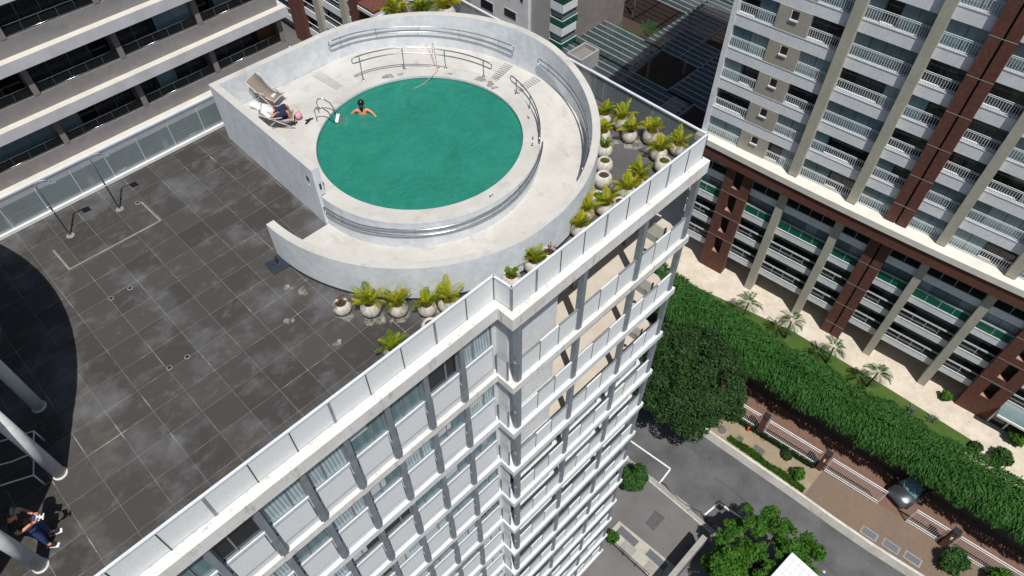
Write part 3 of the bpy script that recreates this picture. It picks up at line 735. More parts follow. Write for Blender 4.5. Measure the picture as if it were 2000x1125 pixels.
# ---- roof balustrades
def balustrade(name,label,pts,post_x,h,z0,panel,side,widepost=None,rail_w=.07):
    root=empty(name,(pts[0][0],pts[0][1],0)); tag(root,label,'balustrade','balustrades round the roof terrace')
    for (p,q),ps in zip(zip(pts,pts[1:]),post_x):
        d=Vector((q[0]-p[0],q[1]-p[1],0)); L=d.length; d.normalize(); nrm=Vector((d.y,-d.x,0))*side
        M=Matrix.Translation((p[0],p[1],z0))@Matrix(((d.x,nrm.x,0,0),(d.y,nrm.y,0,0),(0,0,1,0),(0,0,0,1)))
        m=MB(); m.box(-.02,L+.02,-rail_w/2,rail_w/2,h-.05,h,'rail_white',M); m.build('top_rail',None,root,world=True)
        cuts=[0]+[c for c in ps if 0<c<L]+[L]
        for k,(a,b) in enumerate(zip(cuts,cuts[1:])):
            m=MB(); m.box(a+.012,b-.012,.0,.015,.03,h-.05,panel,M); m.build('panel',None,root,world=True)
        for k,c in enumerate(cuts):
            wd=.035 if (widepost and k%widepost==1) else .011
            m=MB(); m.box(c-wd,c+wd,.016,.032,0,h-.05,('rail_white' if panel=='clear_panel' else 'dark_metal') if wd<.02 else 'grey_metal',M); m.build('post',None,root,world=True)
    return root
# front left run: posts at X=...-5.56,-4.48..
p0=(-14.9,-10.93); balustrade('balustrade','long pale screen balustrade along the left front edge of the terrace',[p0,(4.14,-10.93)],[[(-5.56+1.085*k)+14.9 for k in range(-8,9)]],1.0,-.03,'mesh_panel',1,3)
balustrade('balustrade','pale screen balustrade with the corner step, over the right front facade',[(4.14,-10.95),(4.20,-11.56),(12.93,-11.56)],[[],[5.14-4.2+.98*k for k in range(8)]],1.0,-.03,'mesh_panel',1,3)
balustrade('balustrade','see-through balustrade on the far right side behind the potted palms',[(12.93,-11.54),(12.93,1.2)],[[1.06*k for k in range(1,12)]],1.0,-.03,'clear_panel',1,0)
balustrade('balustrade','see-through balustrade along the far back edge behind the pool wall',[(12.9,1.22),(3.2,1.22)],[[1.09*k for k in range(1,9)]],1.0,-.0,'clear_panel',-1,0)
balustrade('balustrade','clear glass balustrade on the white kerb behind the outdoor showers',[(-14.9,1.03),(3.0,1.03)],[[14.9-4.16+1.06*k for k in range(-9,7)]],1.15,.08,'clear_panel',-1,0,.09)

# =============== POOL ===============
PC=(6.36,-5.38)
def interp(a,K):
    if a<=K[0][0]: return K[0][1]
    for (a0,v0),(a1,v1) in zip(K,K[1:]):
        if a<=a1: return v0+(v1-v0)*(a-a0)/(a1-a0)
    return K[-1][1]
RK=[(-180,.015),(-172,.02),(-150,.09),(-100,.24),(-60,.42),(-5,.68),(10,.70),(75,1.12)]
rampz=lambda a: interp(a,RK)
WK=[(-180,1.29),(-100,1.29),(-70,1.47),(-35,1.78),(-5,2.06),(10,2.12),(90,2.12)]
wallz=lambda a: interp(a,WK)
RP,RO,RW0,RW1=3.20,3.74,5.30,5.54
pool=empty('rooftop_pool',(PC[0],PC[1],0)); tag(pool,'raised round rooftop pool with white curved walls and ramp','pool')
m=MB(); m.arc(PC,RP,RO,lambda a:.02,lambda a:1.12,-180,180,120,'pool_concrete_wall','pool_floor'); m.build('pool_rim',None,pool,world=True)
m=MB(); m.lathe([(RP-.002,1.05),(RP-.002,-.02),(0,-.02)],(PC[0],PC[1],0),96,'pool_tile'); m.build('basin',None,pool,world=True)
m=MB(); m.arc(PC,RO,RW0,lambda a:0.004,rampz,-180,75,110,'pool_concrete_wall','pool_floor'); m.build('ramp',None,pool,world=True)
# corner deck
m=MB(); pts=[(PC[0]+RO*math.cos(R_(a)),PC[1]+RO*math.sin(R_(a))) for a in range(75,181,5)]
pts2=[(2.78,-5.38),(2.78,.0),(6.36,-.10)]+[(PC[0]+RW0*math.cos(R_(a)),PC[1]+RW0*math.sin(R_(a))) for a in (85,80,75)]
m.prism(pts+pts2,.03,1.12,'pool_floor'); m.build('sun_deck',None,pool,world=True)
m=MB(); m.arc(PC,RW0,RW1,lambda a:0.0,wallz,-180,90,150,'pool_concrete_wall','pool_floor'); m.build('curved_wall',None,pool,world=True)
m=MB(); m.prism([(PC[0]-.0,PC[1]+RW0),(PC[0]-.0,PC[1]+RW1),(2.62,.26),(2.55,-5.36),(2.79,-5.36),(2.85,.02)],0,2.12,'pool_concrete_wall')
for f in m.bm.faces:
    f.normal_update()
    if f.normal.z>.9: f.material_index=m.mi('pool_floor')
m.build('straight_wall',None,pool,world=True)
m=MB(); m.arc(PC,RW1,RW1+.03,lambda a:0.0,lambda a:.05,-180,-60,80,'dark_metal'); m.build('base_joint',None,pool,world=True)
# patch between deck tiles and ramp start
m=MB(); m.lathe([(RP-.004,.995),(RP*.5,.995),(0,.995)],(PC[0],PC[1],0),96,'pool_water'); wt=m.build('water'); wt['kind']='structure'
# tactile grooves
def tactile(a,r0,r1,wd,z,lb):
    m=MB()
    for k in range(5):
        aa=a+k*.9
        p=Vector((PC[0]+r0*math.cos(R_(aa)),PC[1]+r0*math.sin(R_(aa)),0)); q=Vector((PC[0]+r1*math.cos(R_(aa)),PC[1]+r1*math.sin(R_(aa)),0))
        n=16
        for j in range(n):
            A=p.lerp(q,j/n); B=p.lerp(q,(j+.6)/n); m.box(min(A.x,B.x)-.006,max(A.x,B.x)+.006,min(A.y,B.y)-.006,max(A.y,B.y)+.006,z,z+.012,'steel')
    m.build('tactile_strip',None,pool,world=True)
tactile(92,3.85,5.1,.1,1.121,0); 
m=MB()
for a,z in ((11,.72),(-3,.69)):
    for k in range(5):
        for j in range(13):
            r=3.85+j*.11; aa=R_(a+k*.8+j*.05); x=PC[0]+r*math.cos(aa); y=PC[1]+r*math.sin(aa); m.box(x-.025,x+.025,y-.018,y+.018,rampz(a)-.002+.004,rampz(a+3)+.016,'steel')
m.build('tactile_strip',None,pool,world=True)
# pool lights/skimmer marks on rim
for a,rr in ((-95,3.47),(-52,3.5),(-47,3.5),(-30,3.5),(32,3.4)):
    m=MB(); m.lathe([(0,.012),(.03,.012),(.035,0)],(PC[0]+rr*math.cos(R_(a)),PC[1]+rr*math.sin(R_(a)),1.12),10,'dark_metal'); m.lathe([(0,.012),(.02,.012),(.025,0)],(PC[0]+rr*math.cos(R_(a+1.4)),PC[1]+rr*math.sin(R_(a+1.4)),1.12),10,'dark_metal'); m.build('fixing',None,pool,world=True)
# switch plate on straight wall
m=MB(); m.box(2.545,2.575,-5.05,-4.93,1.52,1.68,'dark_metal',bev=.004); m.build('socket',None,pool,world=True)
m=MB(); m.box(2.545,2.575,-5.02,-4.94,1.3,1.38,'white_paint',bev=.004); m.build('socket',None,pool,world=True)
m=MB(); m.box(2.66,2.72,-5.372,-5.35,1.35,1.55,'dark_metal'); m.build('socket',None,pool,world=True)
# handrails
def pa(r,a,z): return (PC[0]+r*math.cos(R_(a)),PC[1]+r*math.sin(R_(a)),z)
def handrail(label,r,a0,a1,zf,sep,posts,wall_r=None,rr=.021,name='handrail'):
    root=empty(name,pa(r,(a0+a1)/2,0)); tag(root,label,'handrail','steel handrails of the pool ramp')
    n=max(8,int(abs(a1-a0)/2)); m=MB()
    up=[pa(r,a0+(a1-a0)*i/n,zf(a0+(a1-a0)*i/n)) for i in range(n+1)]; dn=[pa(r,a0+(a1-a0)*i/n,zf(a0+(a1-a0)*i/n)-sep) for i in range(n+1)]
    st=1.2 if a1>a0 else -1.2
    endp=pa(r,a1+st,zf(a1)-sep*.5); e1=pa(r,a1+st*.7,zf(a1)-sep*.12); e2=pa(r,a1+st*.7,zf(a1)-sep*.88)
    s1=pa(r,a0-st*.7,zf(a0)-sep*.12); sp=pa(r,a0-st,zf(a0)-sep*.5); s2=pa(r,a0-st*.7,zf(a0)-sep*.88)
    m.tube(up+[e1,endp,e2]+dn[::-1]+[s2,sp,s1],rr,8,'steel',closed=True); m.build('rail',None,root,world=True)
    for a in posts:
        z=zf(a); m=MB()
        if wall_r: 
            m.tube([pa(wall_r,a,z-.05),pa(r,a,z-.05),pa(r,a,z)],.011,6,'steel'); m.tube([pa(wall_r,a,z-sep-.05),pa(r,a,z-sep-.05),pa(r,a,z-sep)],.011,6,'steel'); m.build('bracket',None,root,world=True)
        else:
            m.tube([pa(r-.02,a,1.12),pa(r-.02,a,z)],.02,8,'steel'); m.lathe([(0,.012),(.05,.012),(.055,0)],pa(r-.02,a,1.12),12,'steel'); m.build('post',None,root,world=True)
    return root
IR=[(-178,.86),(-158,.87),(-144,.93),(-111,.95),(-95,.99),(-83,1.06),(-61,1.24),(-41,1.46),(-23,1.60),(-6,1.66)]
handrail('steel double handrail on posts along the back rim of the pool',3.70,84,10,lambda a:interp(a,[(10,1.71),(35,1.80),(58,1.95),(84,2.04)]),.21,[81,58,36,14])
def zi(a): return interp(a,IR)
handrail('long steel double handrail on posts round the right rim, first part',3.72,-5,-50,zi,.21,[-9,-23,-41])
handrail('long steel double handrail fixed to the curved white pool wall',3.82,-53,-177,zi,.21,[-60,-80,-97,-115,-133,-150,-168],wall_r=3.74)
handrail('steel double handrail fixed high inside the back wall, hose passing over',5.20,84,12,lambda a:rampz(a)+.80,.20,[80,66,50,34,18],wall_r=5.30)
handrail('steel double handrail fixed inside the right wall in its own shadow',5.20,-2,-62,lambda a:rampz(a)+.82,.20,[-6,-20,-34,-48],wall_r=5.30)
# ladder
lad=empty('pool_ladder',(4.9,-2.35,1.12)); tag(lad,'steel pool ladder with white steps in the green water','ladder')
ax=Vector((.72,-.69,0)).normalized(); pr_=Vector((-ax.y,ax.x,0))
c0=Vector((4.70,-2.30,1.12)) ; 
for s in (-1,1):
    b=c0+pr_*s*.22; P=[b-ax*.02]
    path=[b,b+Vector((0,0,.42)),b+ax*.06+Vector((0,0,.52)),b+ax*.22+Vector((0,0,.55)),b+ax*.42+Vector((0,0,.36)),b+ax*.55+Vector((0,0,0)),b+ax*.60+Vector((0,0,-.5)),b+ax*.60+Vector((0,0,-1.0))]
    m=MB(); m.tube(path,.02,8,'steel'); m.build('side_rail',None,lad,world=True)
for k in range(3):
    q=c0+ax*(.60+.13*k)+Vector((0,0,-.07-.075*k)); M=Matrix.Translation(q)@Matrix.Rotation(math.atan2(pr_.y,pr_.x),4,'Z'); m=MB(); m.box(-.21,.21,-.055,.055,-.015,.02,'white_panel',M,bev=.006); m.build('step',None,lad,world=True)
# hose
hp=[(10.45,.9,.3),(10.42,.35,1.7),(10.2,-.0,2.17),(10.07,-.35,2.1),(10.02,-.62,1.7),(9.98,-.95,1.0),(9.92,-1.5,.95),(9.6,-2.2,1.05),(9.45,-2.45,1.60),(9.30,-2.72,1.84),(9.22,-2.85,1.6),(9.15,-2.98,1.15),(9.02,-3.15,1.14),(8.63,-3.26,1.13),(8.36,-3.22,1.005),(7.95,-3.18,.985),(7.67,-3.14,.955),(7.07,-3.06,.93),(6.4,-3.11,.88),(5.9,-3.2,.8)]
def smoothpath(P,n=6):
    P=[Vector(p) for p in P]; out=[]
    for i in range(len(P)-1):
        a,b,c,d=P[max(i-1,0)],P[i],P[i+1],P[min(i+2,len(P)-1)]
        for k in range(n):
            t=k/n; out.append(.5*((2*b)+(c-a)*t+(2*a-5*b+4*c-d)*t*t+(3*b-a-3*c+d)*t**3))
    return out+[P[-1]]
m=MB(); m.tube(smoothpath(hp),.012,6,'hose_pink'); tag(m.build('hose'),'thin pink cleaning hose running over the back wall into the pool','hose')

simple('pale_trace',(.30,.27,.22),(.2,.18,.15),.9,2.5)
# =============== DECK OBJECTS ===============
def shower(x,y,lb):
    root=empty('outdoor_shower',(x,y,0)); tag(root,lb,'shower','outdoor showers by the left edge')
    m=MB(); m.lathe([(0,.006),(.09,.006),(.12,.0)],n=20,m='pale_trace'); m.lathe([(0,.03),(.045,.03),(.05,.0)],n=16,m='grey_metal'); m.build('base_plate',None,root)
    m=MB(); P=[(0,0,0),(0,0,1.9)]+[(.12*(1-math.cos(R_(t))),-.02*(1-math.cos(R_(t))),1.95+.13*math.sin(R_(t))) for t in (0,30,60,90)]+[(.28,-.06,2.06),(.34,-.08,2.02)]
    m.tube(P,.024,8,'grey_metal'); m.build('pole',None,root)
    m=MB(); M=Matrix.Translation((.36,-.09,1.97))@Matrix.Rotation(.3,4,'Y'); m.box(-.12,.12,-.12,.12,-.012,.012,'grey_metal',M,bev=.004); m.tube([(.34,-.08,2.03),(.36,-.09,1.98)],.03,8,'grey_metal'); m.build('shower_head',None,root)
    m=MB(); m.tube([(-.0,0,1.0),(.0,-.07,1.0)],.028,8,'steel'); m.build('tap',None,root)
shower(-3.09,-.32,'left outdoor shower, nearer the dark canopy shadow'); shower(-1.54,-.31,'right outdoor shower, nearer the pool wall, with white soap by its base')
def drain(x,y,lb):
    root=empty('floor_drain',(x,y,.0)); tag(root,lb,'drain','round drains in the terrace floor'); m=MB(); m.lathe([(0,.006),(.055,.006)],n=18,m='dark_metal'); m.build('grate',None,root)
    m=MB(); m.lathe([(.055,.009),(.072,.009),(.074,0)],n=18,m='gutter_concrete'); m.build('ring',None,root)
drain(-2.78,-3.48,'upper right drain of the pair near the canopy shadow, beside a pale stain'); drain(-3.32,-3.45,'upper left drain of the pair at the edge of the canopy shadow')
drain(-2.81,-6.69,'right drain of the pair in the middle of the tiles'); drain(-3.30,-6.67,'left drain of the pair in the middle of the tiles'); drain(-1.02,-.45,'small drain at the end of the pale floor trace by the right shower')
m=MB(); 
def tr(p,q,wd=.055,z=.004):
    d=Vector((q[0]-p[0],q[1]-p[1])); nn=Vector((-d.y,d.x)).normalized()*wd/2; m.sheet([(p[0]+nn.x,p[1]+nn.y),(q[0]+nn.x,q[1]+nn.y),(q[0]-nn.x,q[1]-nn.y),(p[0]-nn.x,p[1]-nn.y)],z,'pale_trace')
tr((-3.70,-.55),(-3.68,-1.62)); tr((-3.70,-1.6),(-.88,-1.66),z=.0065); tr((-.90,-1.66),(-.93,-.5),z=.009); tag(m.build('floor_trace'),'pale three-sided trace of a removed partition on the dark tiles round the showers','floor trace')
# white washed residue along base of wall and around pots is in the tile material
root=empty('parasol_base',(.62,-5.69,0),R_(-3)); tag(root,'square blue-black parasol base with a short pole stub by the wall start','parasol base')
m=MB(); m.box(-.28,.28,-.26,.26,0,.055,'blue_black',bev=.012); m.build('base_plate',None,root)
m=MB(); m.tube([(0,0,.05),(-.0,.0,.36)],.032,10,'cloth_black'); m.tube([(0,0,.05),(0,0,.09)],.06,10,'steel'); m.build('pole_stub',None,root)
# pale mineral residue on the floor
def blob(cx,cy,r,seed,z,sx=1,sy=1,n=26):
    rr=random.Random(seed); ph=[rr.uniform(0,6.28) for _ in range(4)]
    return [(cx+sx*r*(1+.25*math.sin(2*a+ph[0])+.15*math.sin(3*a+ph[1])+.1*math.sin(5*a+ph[2]))*math.cos(a),cy+sy*r*(1+.25*math.sin(2*a+ph[0])+.15*math.sin(3*a+ph[1])+.1*math.sin(5*a+ph[2]))*math.sin(a)) for a in [2*PI*i/n for i in range(n)]]
def patchmat(name,col,sc,lo,hi,mx_):
    m,t,b=nodes(name); b.inputs['Base Color'].default_value=(*col,1); b.inputs['Roughness'].default_value=.9
    t.links.new(mathn(t,'MULTIPLY',ramp(t,noisef(t,geo_pos(t),sc,6,.7),lo,hi),mx_),b.inputs['Alpha'])
patchmat('mineral_residue',(.42,.39,.34),5,.42,.62,.75)
z=.003
for i,(x,y,r) in enumerate([(1.42,-9.05,.33),(1.95,-9.58,.26),(.95,-8.5,.22),(2.5,-10.15,.24),(1.6,-8.0,.16),(.35,-6.6,.10),(.55,-7.0,.14),(3.0,-9.9,.12),(.2,-9.1,.10),(-.3,-7.6,.12),(1.9,-8.1,.1),(12.0,-9.6,.4),(11.6,-9.0,.3),(12.2,-10.2,.35),(9.6,-10.2,.3)]):
    m=MB(); m.sheet(blob(x,y,r,i,z),(.014 if x>9 else .003)+i*.0003,'mineral_residue'); m.build('mineral_stain',None,tower,world=True)
patchmat('damp_concrete',(.24,.21,.175),6,.33,.55,.6)
for i,(a,r,s_,z) in enumerate([(68,3.45,.16,1.124),(61,3.42,.09,1.1243),(14,3.5,.17,1.124),(7,3.45,.14,1.1243),(3,3.38,.10,1.1246),(112,3.7,.10,1.124),(40,3.75,.08,1.1249)]):
    m=MB(); m.sheet(blob(PC[0]+r*math.cos(R_(a)),PC[1]+r*math.sin(R_(a)),s_,40+i,z),z,'damp_concrete'); m.build('damp_stain',None,pool,world=True)
# canopy and columns
root=empty('round_canopy',(-13.26,-3.05,0)); tag(root,'pale edge of a round canopy roof at the left border, casting the big shadow','canopy')
m=MB(); m.lathe([(0,3.1),(8.2,3.1),(8.23,3.13),(8.23,3.22),(8.2,3.25),(0,3.25)],n=128,m='pale_blue_white'); m.build('roof_disc',None,root)
for (x,y,lb) in ((-6.13,-5.44,'round grey column farthest from the pilot, in full canopy shadow'),(-6.51,-7.53,'middle round grey column standing at the edge of the canopy shadow'),(-7.69,-9.3,'nearest round grey column with a pale collar, in front of the standing pilot')):
    c=empty('round_column',(x,y,0)); tag(c,lb,'column','round columns carrying the canopy')
    m=MB(); m.tube([(0,0,0),(0,0,3.1)],.14,28,'pale_column'); m.build('shaft',None,c)
    m=MB(); m.lathe([(.14,.03),(.165,.03),(.168,0)],n=28,m='weathered_white'); m.build('collar',None,c)
m=None
# frame of pipes under the canopy
root=empty('pipe_frame',(-6.9,-6.6,0)); tag(root,'pale metal pipe frame standing in the shade behind the middle column','metal frame')
A=Vector((-6.42,-6.45,0)); B=Vector((-6.87,-7.54,0)); Cc=Vector((-8.2,-6.95,0)); D=Vector((-7.7,-5.9,0))
m=MB(); m.tube([A+Vector((0,0,.5)),B+Vector((0,0,.5)),Cc+Vector((0,0,.5)),D+Vector((0,0,.5))],.022,6,'white_paint',closed=True); m.build('top_frame',None,root,world=True)
for p in (A,B,Cc,D): m=MB(); m.tube([p,p+Vector((0,0,.5))],.02,6,'white_paint'); m.build('leg',None,root,world=True)
m=MB(); m.tube([A.lerp(B,.5)+Vector((0,0,.5)),A.lerp(B,.5)+Vector((-.45,.15,.48)),Cc.lerp(D,.5)+Vector((0,0,.5))],.018,6,'white_paint'); m.build('cross_bar',None,root,world=True)

# =============== POTTED PALMS ===============
def make_pot(kind,seed):
    random.seed(seed); root=empty('potted_palm')
    m=MB(); m.lathe([(0,.0),(.13,.0),(.20,.05),(.262,.15),(.275,.24),(.25,.35),(.20,.425),(.175,.44),(.158,.43),(.165,.39),(.0,.375)],n=28,m='pot_white'); m.build('pot',None,root)
    m=MB(); m.lathe([(0,.392),(.158,.388)],n=20,m='soil')
    for k in range(25): a=random.uniform(0,6.28); r=random.uniform(0,.13); x,y=r*math.cos(a),r*math.sin(a); m.box(x-.012,x+.012,y-.01,y+.01,.385,.40,'soil')
    m.build('potting_soil',None,root)
    if kind in('full','yellow','green','small'):
        mats={'full':['leaf_palm_mixed','leaf_palm_yellow','leaf_palm_green'],'yellow':['leaf_palm_yellow','leaf_palm_mixed'],'green':['leaf_palm_green','leaf_palm_mixed'],'small':['leaf_palm_green']}[kind]
        nf={'full':19,'yellow':18,'green':17,'small':11}[kind]; L0=.32 if kind=='small' else .56
        c=MB(); c.norec=True
        for k in range(nf):
            frond(c,(random.uniform(-.07,.07),random.uniform(-.07,.07),.39),k*2.4+random.uniform(-.3,.3),L0*random.uniform(.7,1.2),random.uniform(.75,1.5),random.uniform(.5,1.7),mats[k%len(mats)],.20 if kind!='small' else .10,13,.0075,'leaf_palm_yellow',.006)
        c.build('fronds',None,root)
    elif kind=='sprout':
        c=MB(); c.norec=True
        for k in range(60):
            a=random.uniform(0,6.28); r=random.uniform(0,.12); x,y=r*math.cos(a),r*math.sin(a); dx,dy=random.gauss(0,.03),random.gauss(0,.03); s=.012; c.face([(x-s,y,.39),(x+s,y,.39),(x+dx+s*.5,y+dy,.39+random.uniform(.05,.12))],'leaf_palm_green')
        c.build('sprouts',None,root)
    elif kind=='dead':
        c=MB(); c.norec=True
        for k in range(9): frond(c,(random.uniform(-.04,.04),random.uniform(-.04,.04),.39),k*.75+random.uniform(-.3,.3),random.uniform(.4,.6),random.uniform(.5,1.3),3.2,'leaf_dead',.10,9,.007,'leaf_dead',.007)
        for k in range(2): c.tube([(0,0,.39),(-.02+.06*k,.05,.62),(.02+.08*k,.12,.86-.1*k)],[.008,.007,.006],5,'leaf_dead'); c.lathe([(0,.0),(.022,.02),(.0,.05)],(.02+.08*k,.12,.84-.1*k),6,'leaf_dead')
        c.build('dead_fronds',None,root)
    return root
def potmat():
    m,t,b=nodes('pot_white'); co=geo_pos(t)
    base=mixc(t,ramp(t,noisef(t,scaled(t,co,(5,5,1.2)),2.2,6,.7),.42,.68),(.62,.585,.52),(.40,.345,.28))
    col=mixc(t,mathn(t,'MULTIPLY',ramp(t,noisef(t,co,16,5,.8),.56,.7),.5),base,(.2,.165,.13))
    t.links.new(col,b.inputs['Base Color']); b.inputs['Roughness'].default_value=.75; bumpn(t,b,noisef(t,co,22,4),.3)
potmat()
protos={}
PR='potted palms round the pool wall'
POTS=[(.93,-8.38,'dead','pot with drooping dead brown fronds, first in the row by the front edge'),
(1.44,-8.98,'full','pot with the longest upright yellow-green plume, second in the row by the front edge'),
(1.96,-9.5,'full2','smaller bushy pot, third in the row by the front edge with yellow leaves'),
(2.51,-10.05,'green','green bushy pot, last in the row before the glass'),
(3.0,-10.35,'yellow','yellow bushy palm pressed against the front glass beside the row of four'),
(2.15,-10.62,'bare','half hidden bare pot rim just behind the front balustrade'),
(1.0,-10.5,'green2','lone green palm behind the front balustrade left of the row'),
(4.8,-10.95,'small','short palm tucked in the corner of the stepped balustrade'),
(5.6,-11.05,'green','dark leaved palm leaning on the front glass, just right of the corner step'),
(6.15,-11.1,'dead2','bare pot with two dark dried flower stalks behind the front glass'),
(7.55,-11.0,'full','bushy palm with pale dry fronds behind the front glass, lower one of the big group'),
(8.15,-10.7,'yellow','tallest bushy palm of the big group behind the front glass'),
(8.75,-10.95,'full2','green palm just below the sprouting pot, touching the front glass'),
(9.15,-11.2,'bare','half hidden empty pot at the front glass, right of the sprouting pot'),
(9.75,-11.0,'yellow','yellow palm at the front glass, left of the pair half way to the far corner'),
(10.3,-10.95,'full','yellow palm at the front glass, right of the pair half way to the far corner'),
(8.86,-10.58,'sprout','white pot with fine green sprouts by the curved wall, nearest the front glass'),
(9.63,-10.15,'bare','empty white pot with dark soil standing against the curved wall'),
(10.19,-9.72,'weed','white pot full of low dark green weeds against the curved wall'),
(10.76,-9.24,'small','white pot with one small upright green palm against the curved wall'),
(11.3,-8.72,'yellow','pot half hidden behind the small upright palm, by the curved wall'),
(12.0,-8.15,'green','green palm pot farthest along the curved wall, first of the back row'),
(12.2,-8.72,'yellow','orange-yellow palm pot, second of the back row'),
(11.9,-9.35,'full2','palm in a big stained white pot, third of the back row'),
(12.35,-9.9,'yellow','yellow palm partly hidden behind its neighbour, fourth of the back row'),
(11.85,-10.6,'full','tall yellow palm in a round white pot, fifth of the back row'),
(12.5,-10.85,'yellow','compact yellow palm nearest the far corner of the glass'),
(11.5,-11.05,'weed','low white pot with brown soil right behind the front glass near the far corner')]
for i,(x,y,k,lb) in enumerate(POTS):
    kk={'full2':('full',9),'green2':('green',19),'dead2':('dead',29),'weed':('sprout',31)}.get(k,(k,3))
    if k not in protos: o=make_pot(*kk); protos[k]=o
    else: o=copy_tree(protos[k])
    s=.93+.14*((i*37)%10)/10; o.location=(x,y,.013 if x>9.0 else .002); o.rotation_euler.z=(i*1.7)%6.28; o.scale=(s,s,s*(1+.15*((i*13)%7)/7)); tag(o,lb,'potted palm',PR)
# palms behind the pool's back wall (tops visible)
for i,(x,y,k,lb) in enumerate([(10.4,.75,'full','yellow-green palm showing above the middle of the back pool wall'),(11.5,.6,'green','low green palm leaves showing above the back wall, right of the hose'),(12.4,.3,'yellow','yellow palm tip showing above the back wall beside the far glass')]):
    o=copy_tree(protos[k]); o.location=(x,y,.013); o.scale=(1.5,1.5,2.1 if i==0 else 1.7); o.rotation_euler.z=i*2.0+1; tag(o,lb,'potted palm','palms behind the back wall')

# =============== PEOPLE ===============
def skinned(name,V,E,R,mat,parent=None,sub=2,root=0,shade=True):
    me=bpy.data.meshes.new(name); me.from_pydata([tuple(v) for v in V],E,[]); o=bpy.data.objects.new(name,me); COL.objects.link(o); me.materials.append(MATS[mat])
    o.modifiers.new('skin','SKIN'); 
    if not me.skin_vertices: bpy.context.view_layer.objects.active=o
    for i,sv in enumerate(me.skin_vertices[0].data):
        r=R[i]; sv.radius=(r,r) if not isinstance(r,tuple) else r; sv.use_root=(i==root); sv.use_loose=False
    md=o.modifiers.new('sub','SUBSURF'); md.levels=sub; md.render_levels=sub
    o.modifiers['skin'].use_smooth_shade=True
    if parent: o.parent=parent
    return o
def head(mb,c,fw,up,s=.105,mat='skin'):
    """simple sculpted head: skull, face plane, nose, brow, chin, ears"""
    c=Vector(c); f=Vector(fw).normalized(); u=Vector(up).normalized(); r=f.cross(u).normalized(); u=r.cross(f)
    k=mb.mi(mat); rings=[]; n=14
    for i in range(11):
        t=i/10; ph=PI*t; z=math.cos(ph); w=math.sin(ph)
        ring=[]
        for j in range(n):
            a=2*PI*j/n; x=math.cos(a); y=math.sin(a)
            lx_=w*.78*s*y*(1-.22*max(0,-z)); ly_=w*.98*s*x*(1-.12*max(0,-z)) 
            if x>.75 and -.45<z<.12: ly_+=s*.20*(x-.75)*4*(1-abs(z+.16)/.3) if abs(z+.16)<.3 else 0
            if x>.3 and z<-.6: ly_+=s*.1
            ring.append(mb.bm.verts.new(c+r*lx_+f*ly_+u*(z*s*1.18)))
        rings.append(ring)
    for A,B in zip(rings,rings[1:]):
        for j in range(n):
            try: fc=mb.bm.faces.new((A[j],A[(j+1)%n],B[(j+1)%n],B[j])); fc.material_index=k; fc.smooth=True
            except ValueError: pass
    bmesh.ops.remove_doubles(mb.bm,verts=rings[0]+rings[-1],dist=.003)
def ball(mb,c,r,mat,sq=(1,1,1),n=12):
    k=mb.mi(mat); ret=bmesh.ops.create_uvsphere(mb.bm,u_segments=n,v_segments=n//2+2,radius=1)
    for v in ret['verts']: v.co=Vector((c[0]+v.co.x*r*sq[0],c[1]+v.co.y*r*sq[1],c[2]+v.co.z*r*sq[2]))
    for f in {f for v in ret['verts'] for f in v.link_faces}: f.material_index=k; f.smooth=True
def hand(parent,name,w,d,palm_up,mat,curl=.5,side=1,s=1.0):
    """w wrist, d direction of the fingers"""
    w=Vector(w); d=Vector(d).normalized(); n=Vector(palm_up).normalized(); sd=d.cross(n).normalized(); n=sd.cross(d)
    V=[w,w+d*.045*s,w+d*.085*s]; E=[(0,1),(1,2)]; R=[.022*s,(.034*s,.016*s),(.034*s,.015*s)]
    for k,(o,L) in enumerate(((-.030,.065),(-.010,.075),(.010,.07),(.029,.055))):
        b=w+d*.088*s+sd*o*s; i0=len(V); V+= [b,b+(d*math.cos(curl*.5)+n*math.sin(curl*.5))*L*.5*s,b+(d*math.cos(curl*.5)+n*math.sin(curl*.5))*L*.5*s+(d*math.cos(curl*1.6)+n*math.sin(curl*1.6))*L*.5*s]
        E+=[(2,i0),(i0,i0+1),(i0+1,i0+2)]; R+=[.0095*s,.0085*s,.007*s]
    b=w+d*.035*s-sd*side*.034*s; i0=len(V); V+=[b,b+(d*.6-sd*side*.6+n*.3)*.04*s,b+(d*.9-sd*side*.3+n*.5)*.068*s]; E+=[(1,i0),(i0,i0+1),(i0+1,i0+2)]; R+=[.011*s,.0095*s,.0075*s]
    return skinned(name,V,E,R,mat,parent,1)
def body(name,J,mat,parent):
    """J: dict of joints -> continuous figure"""
    names=list(J); V=[J[k][0] for k in names]; R=[J[k][1] for k in names]; ix={k:i for i,k in enumerate(names)}
    CH=[('pelvis','waist'),('waist','chest'),('chest','neck0'),('neck0','neck'),('chest','shL'),('shL','elL'),('elL','wrL'),('chest','shR'),('shR','elR'),('elR','wrR'),('pelvis','hipL'),('hipL','knL'),('knL','anL'),('anL','toL'),('pelvis','hipR'),('hipR','knR'),('knR','anR'),('anR','toR')]
    E=[(ix[a],ix[b]) for a,b in CH if a in ix and b in ix]
    return skinned(name,V,E,R,mat,parent)
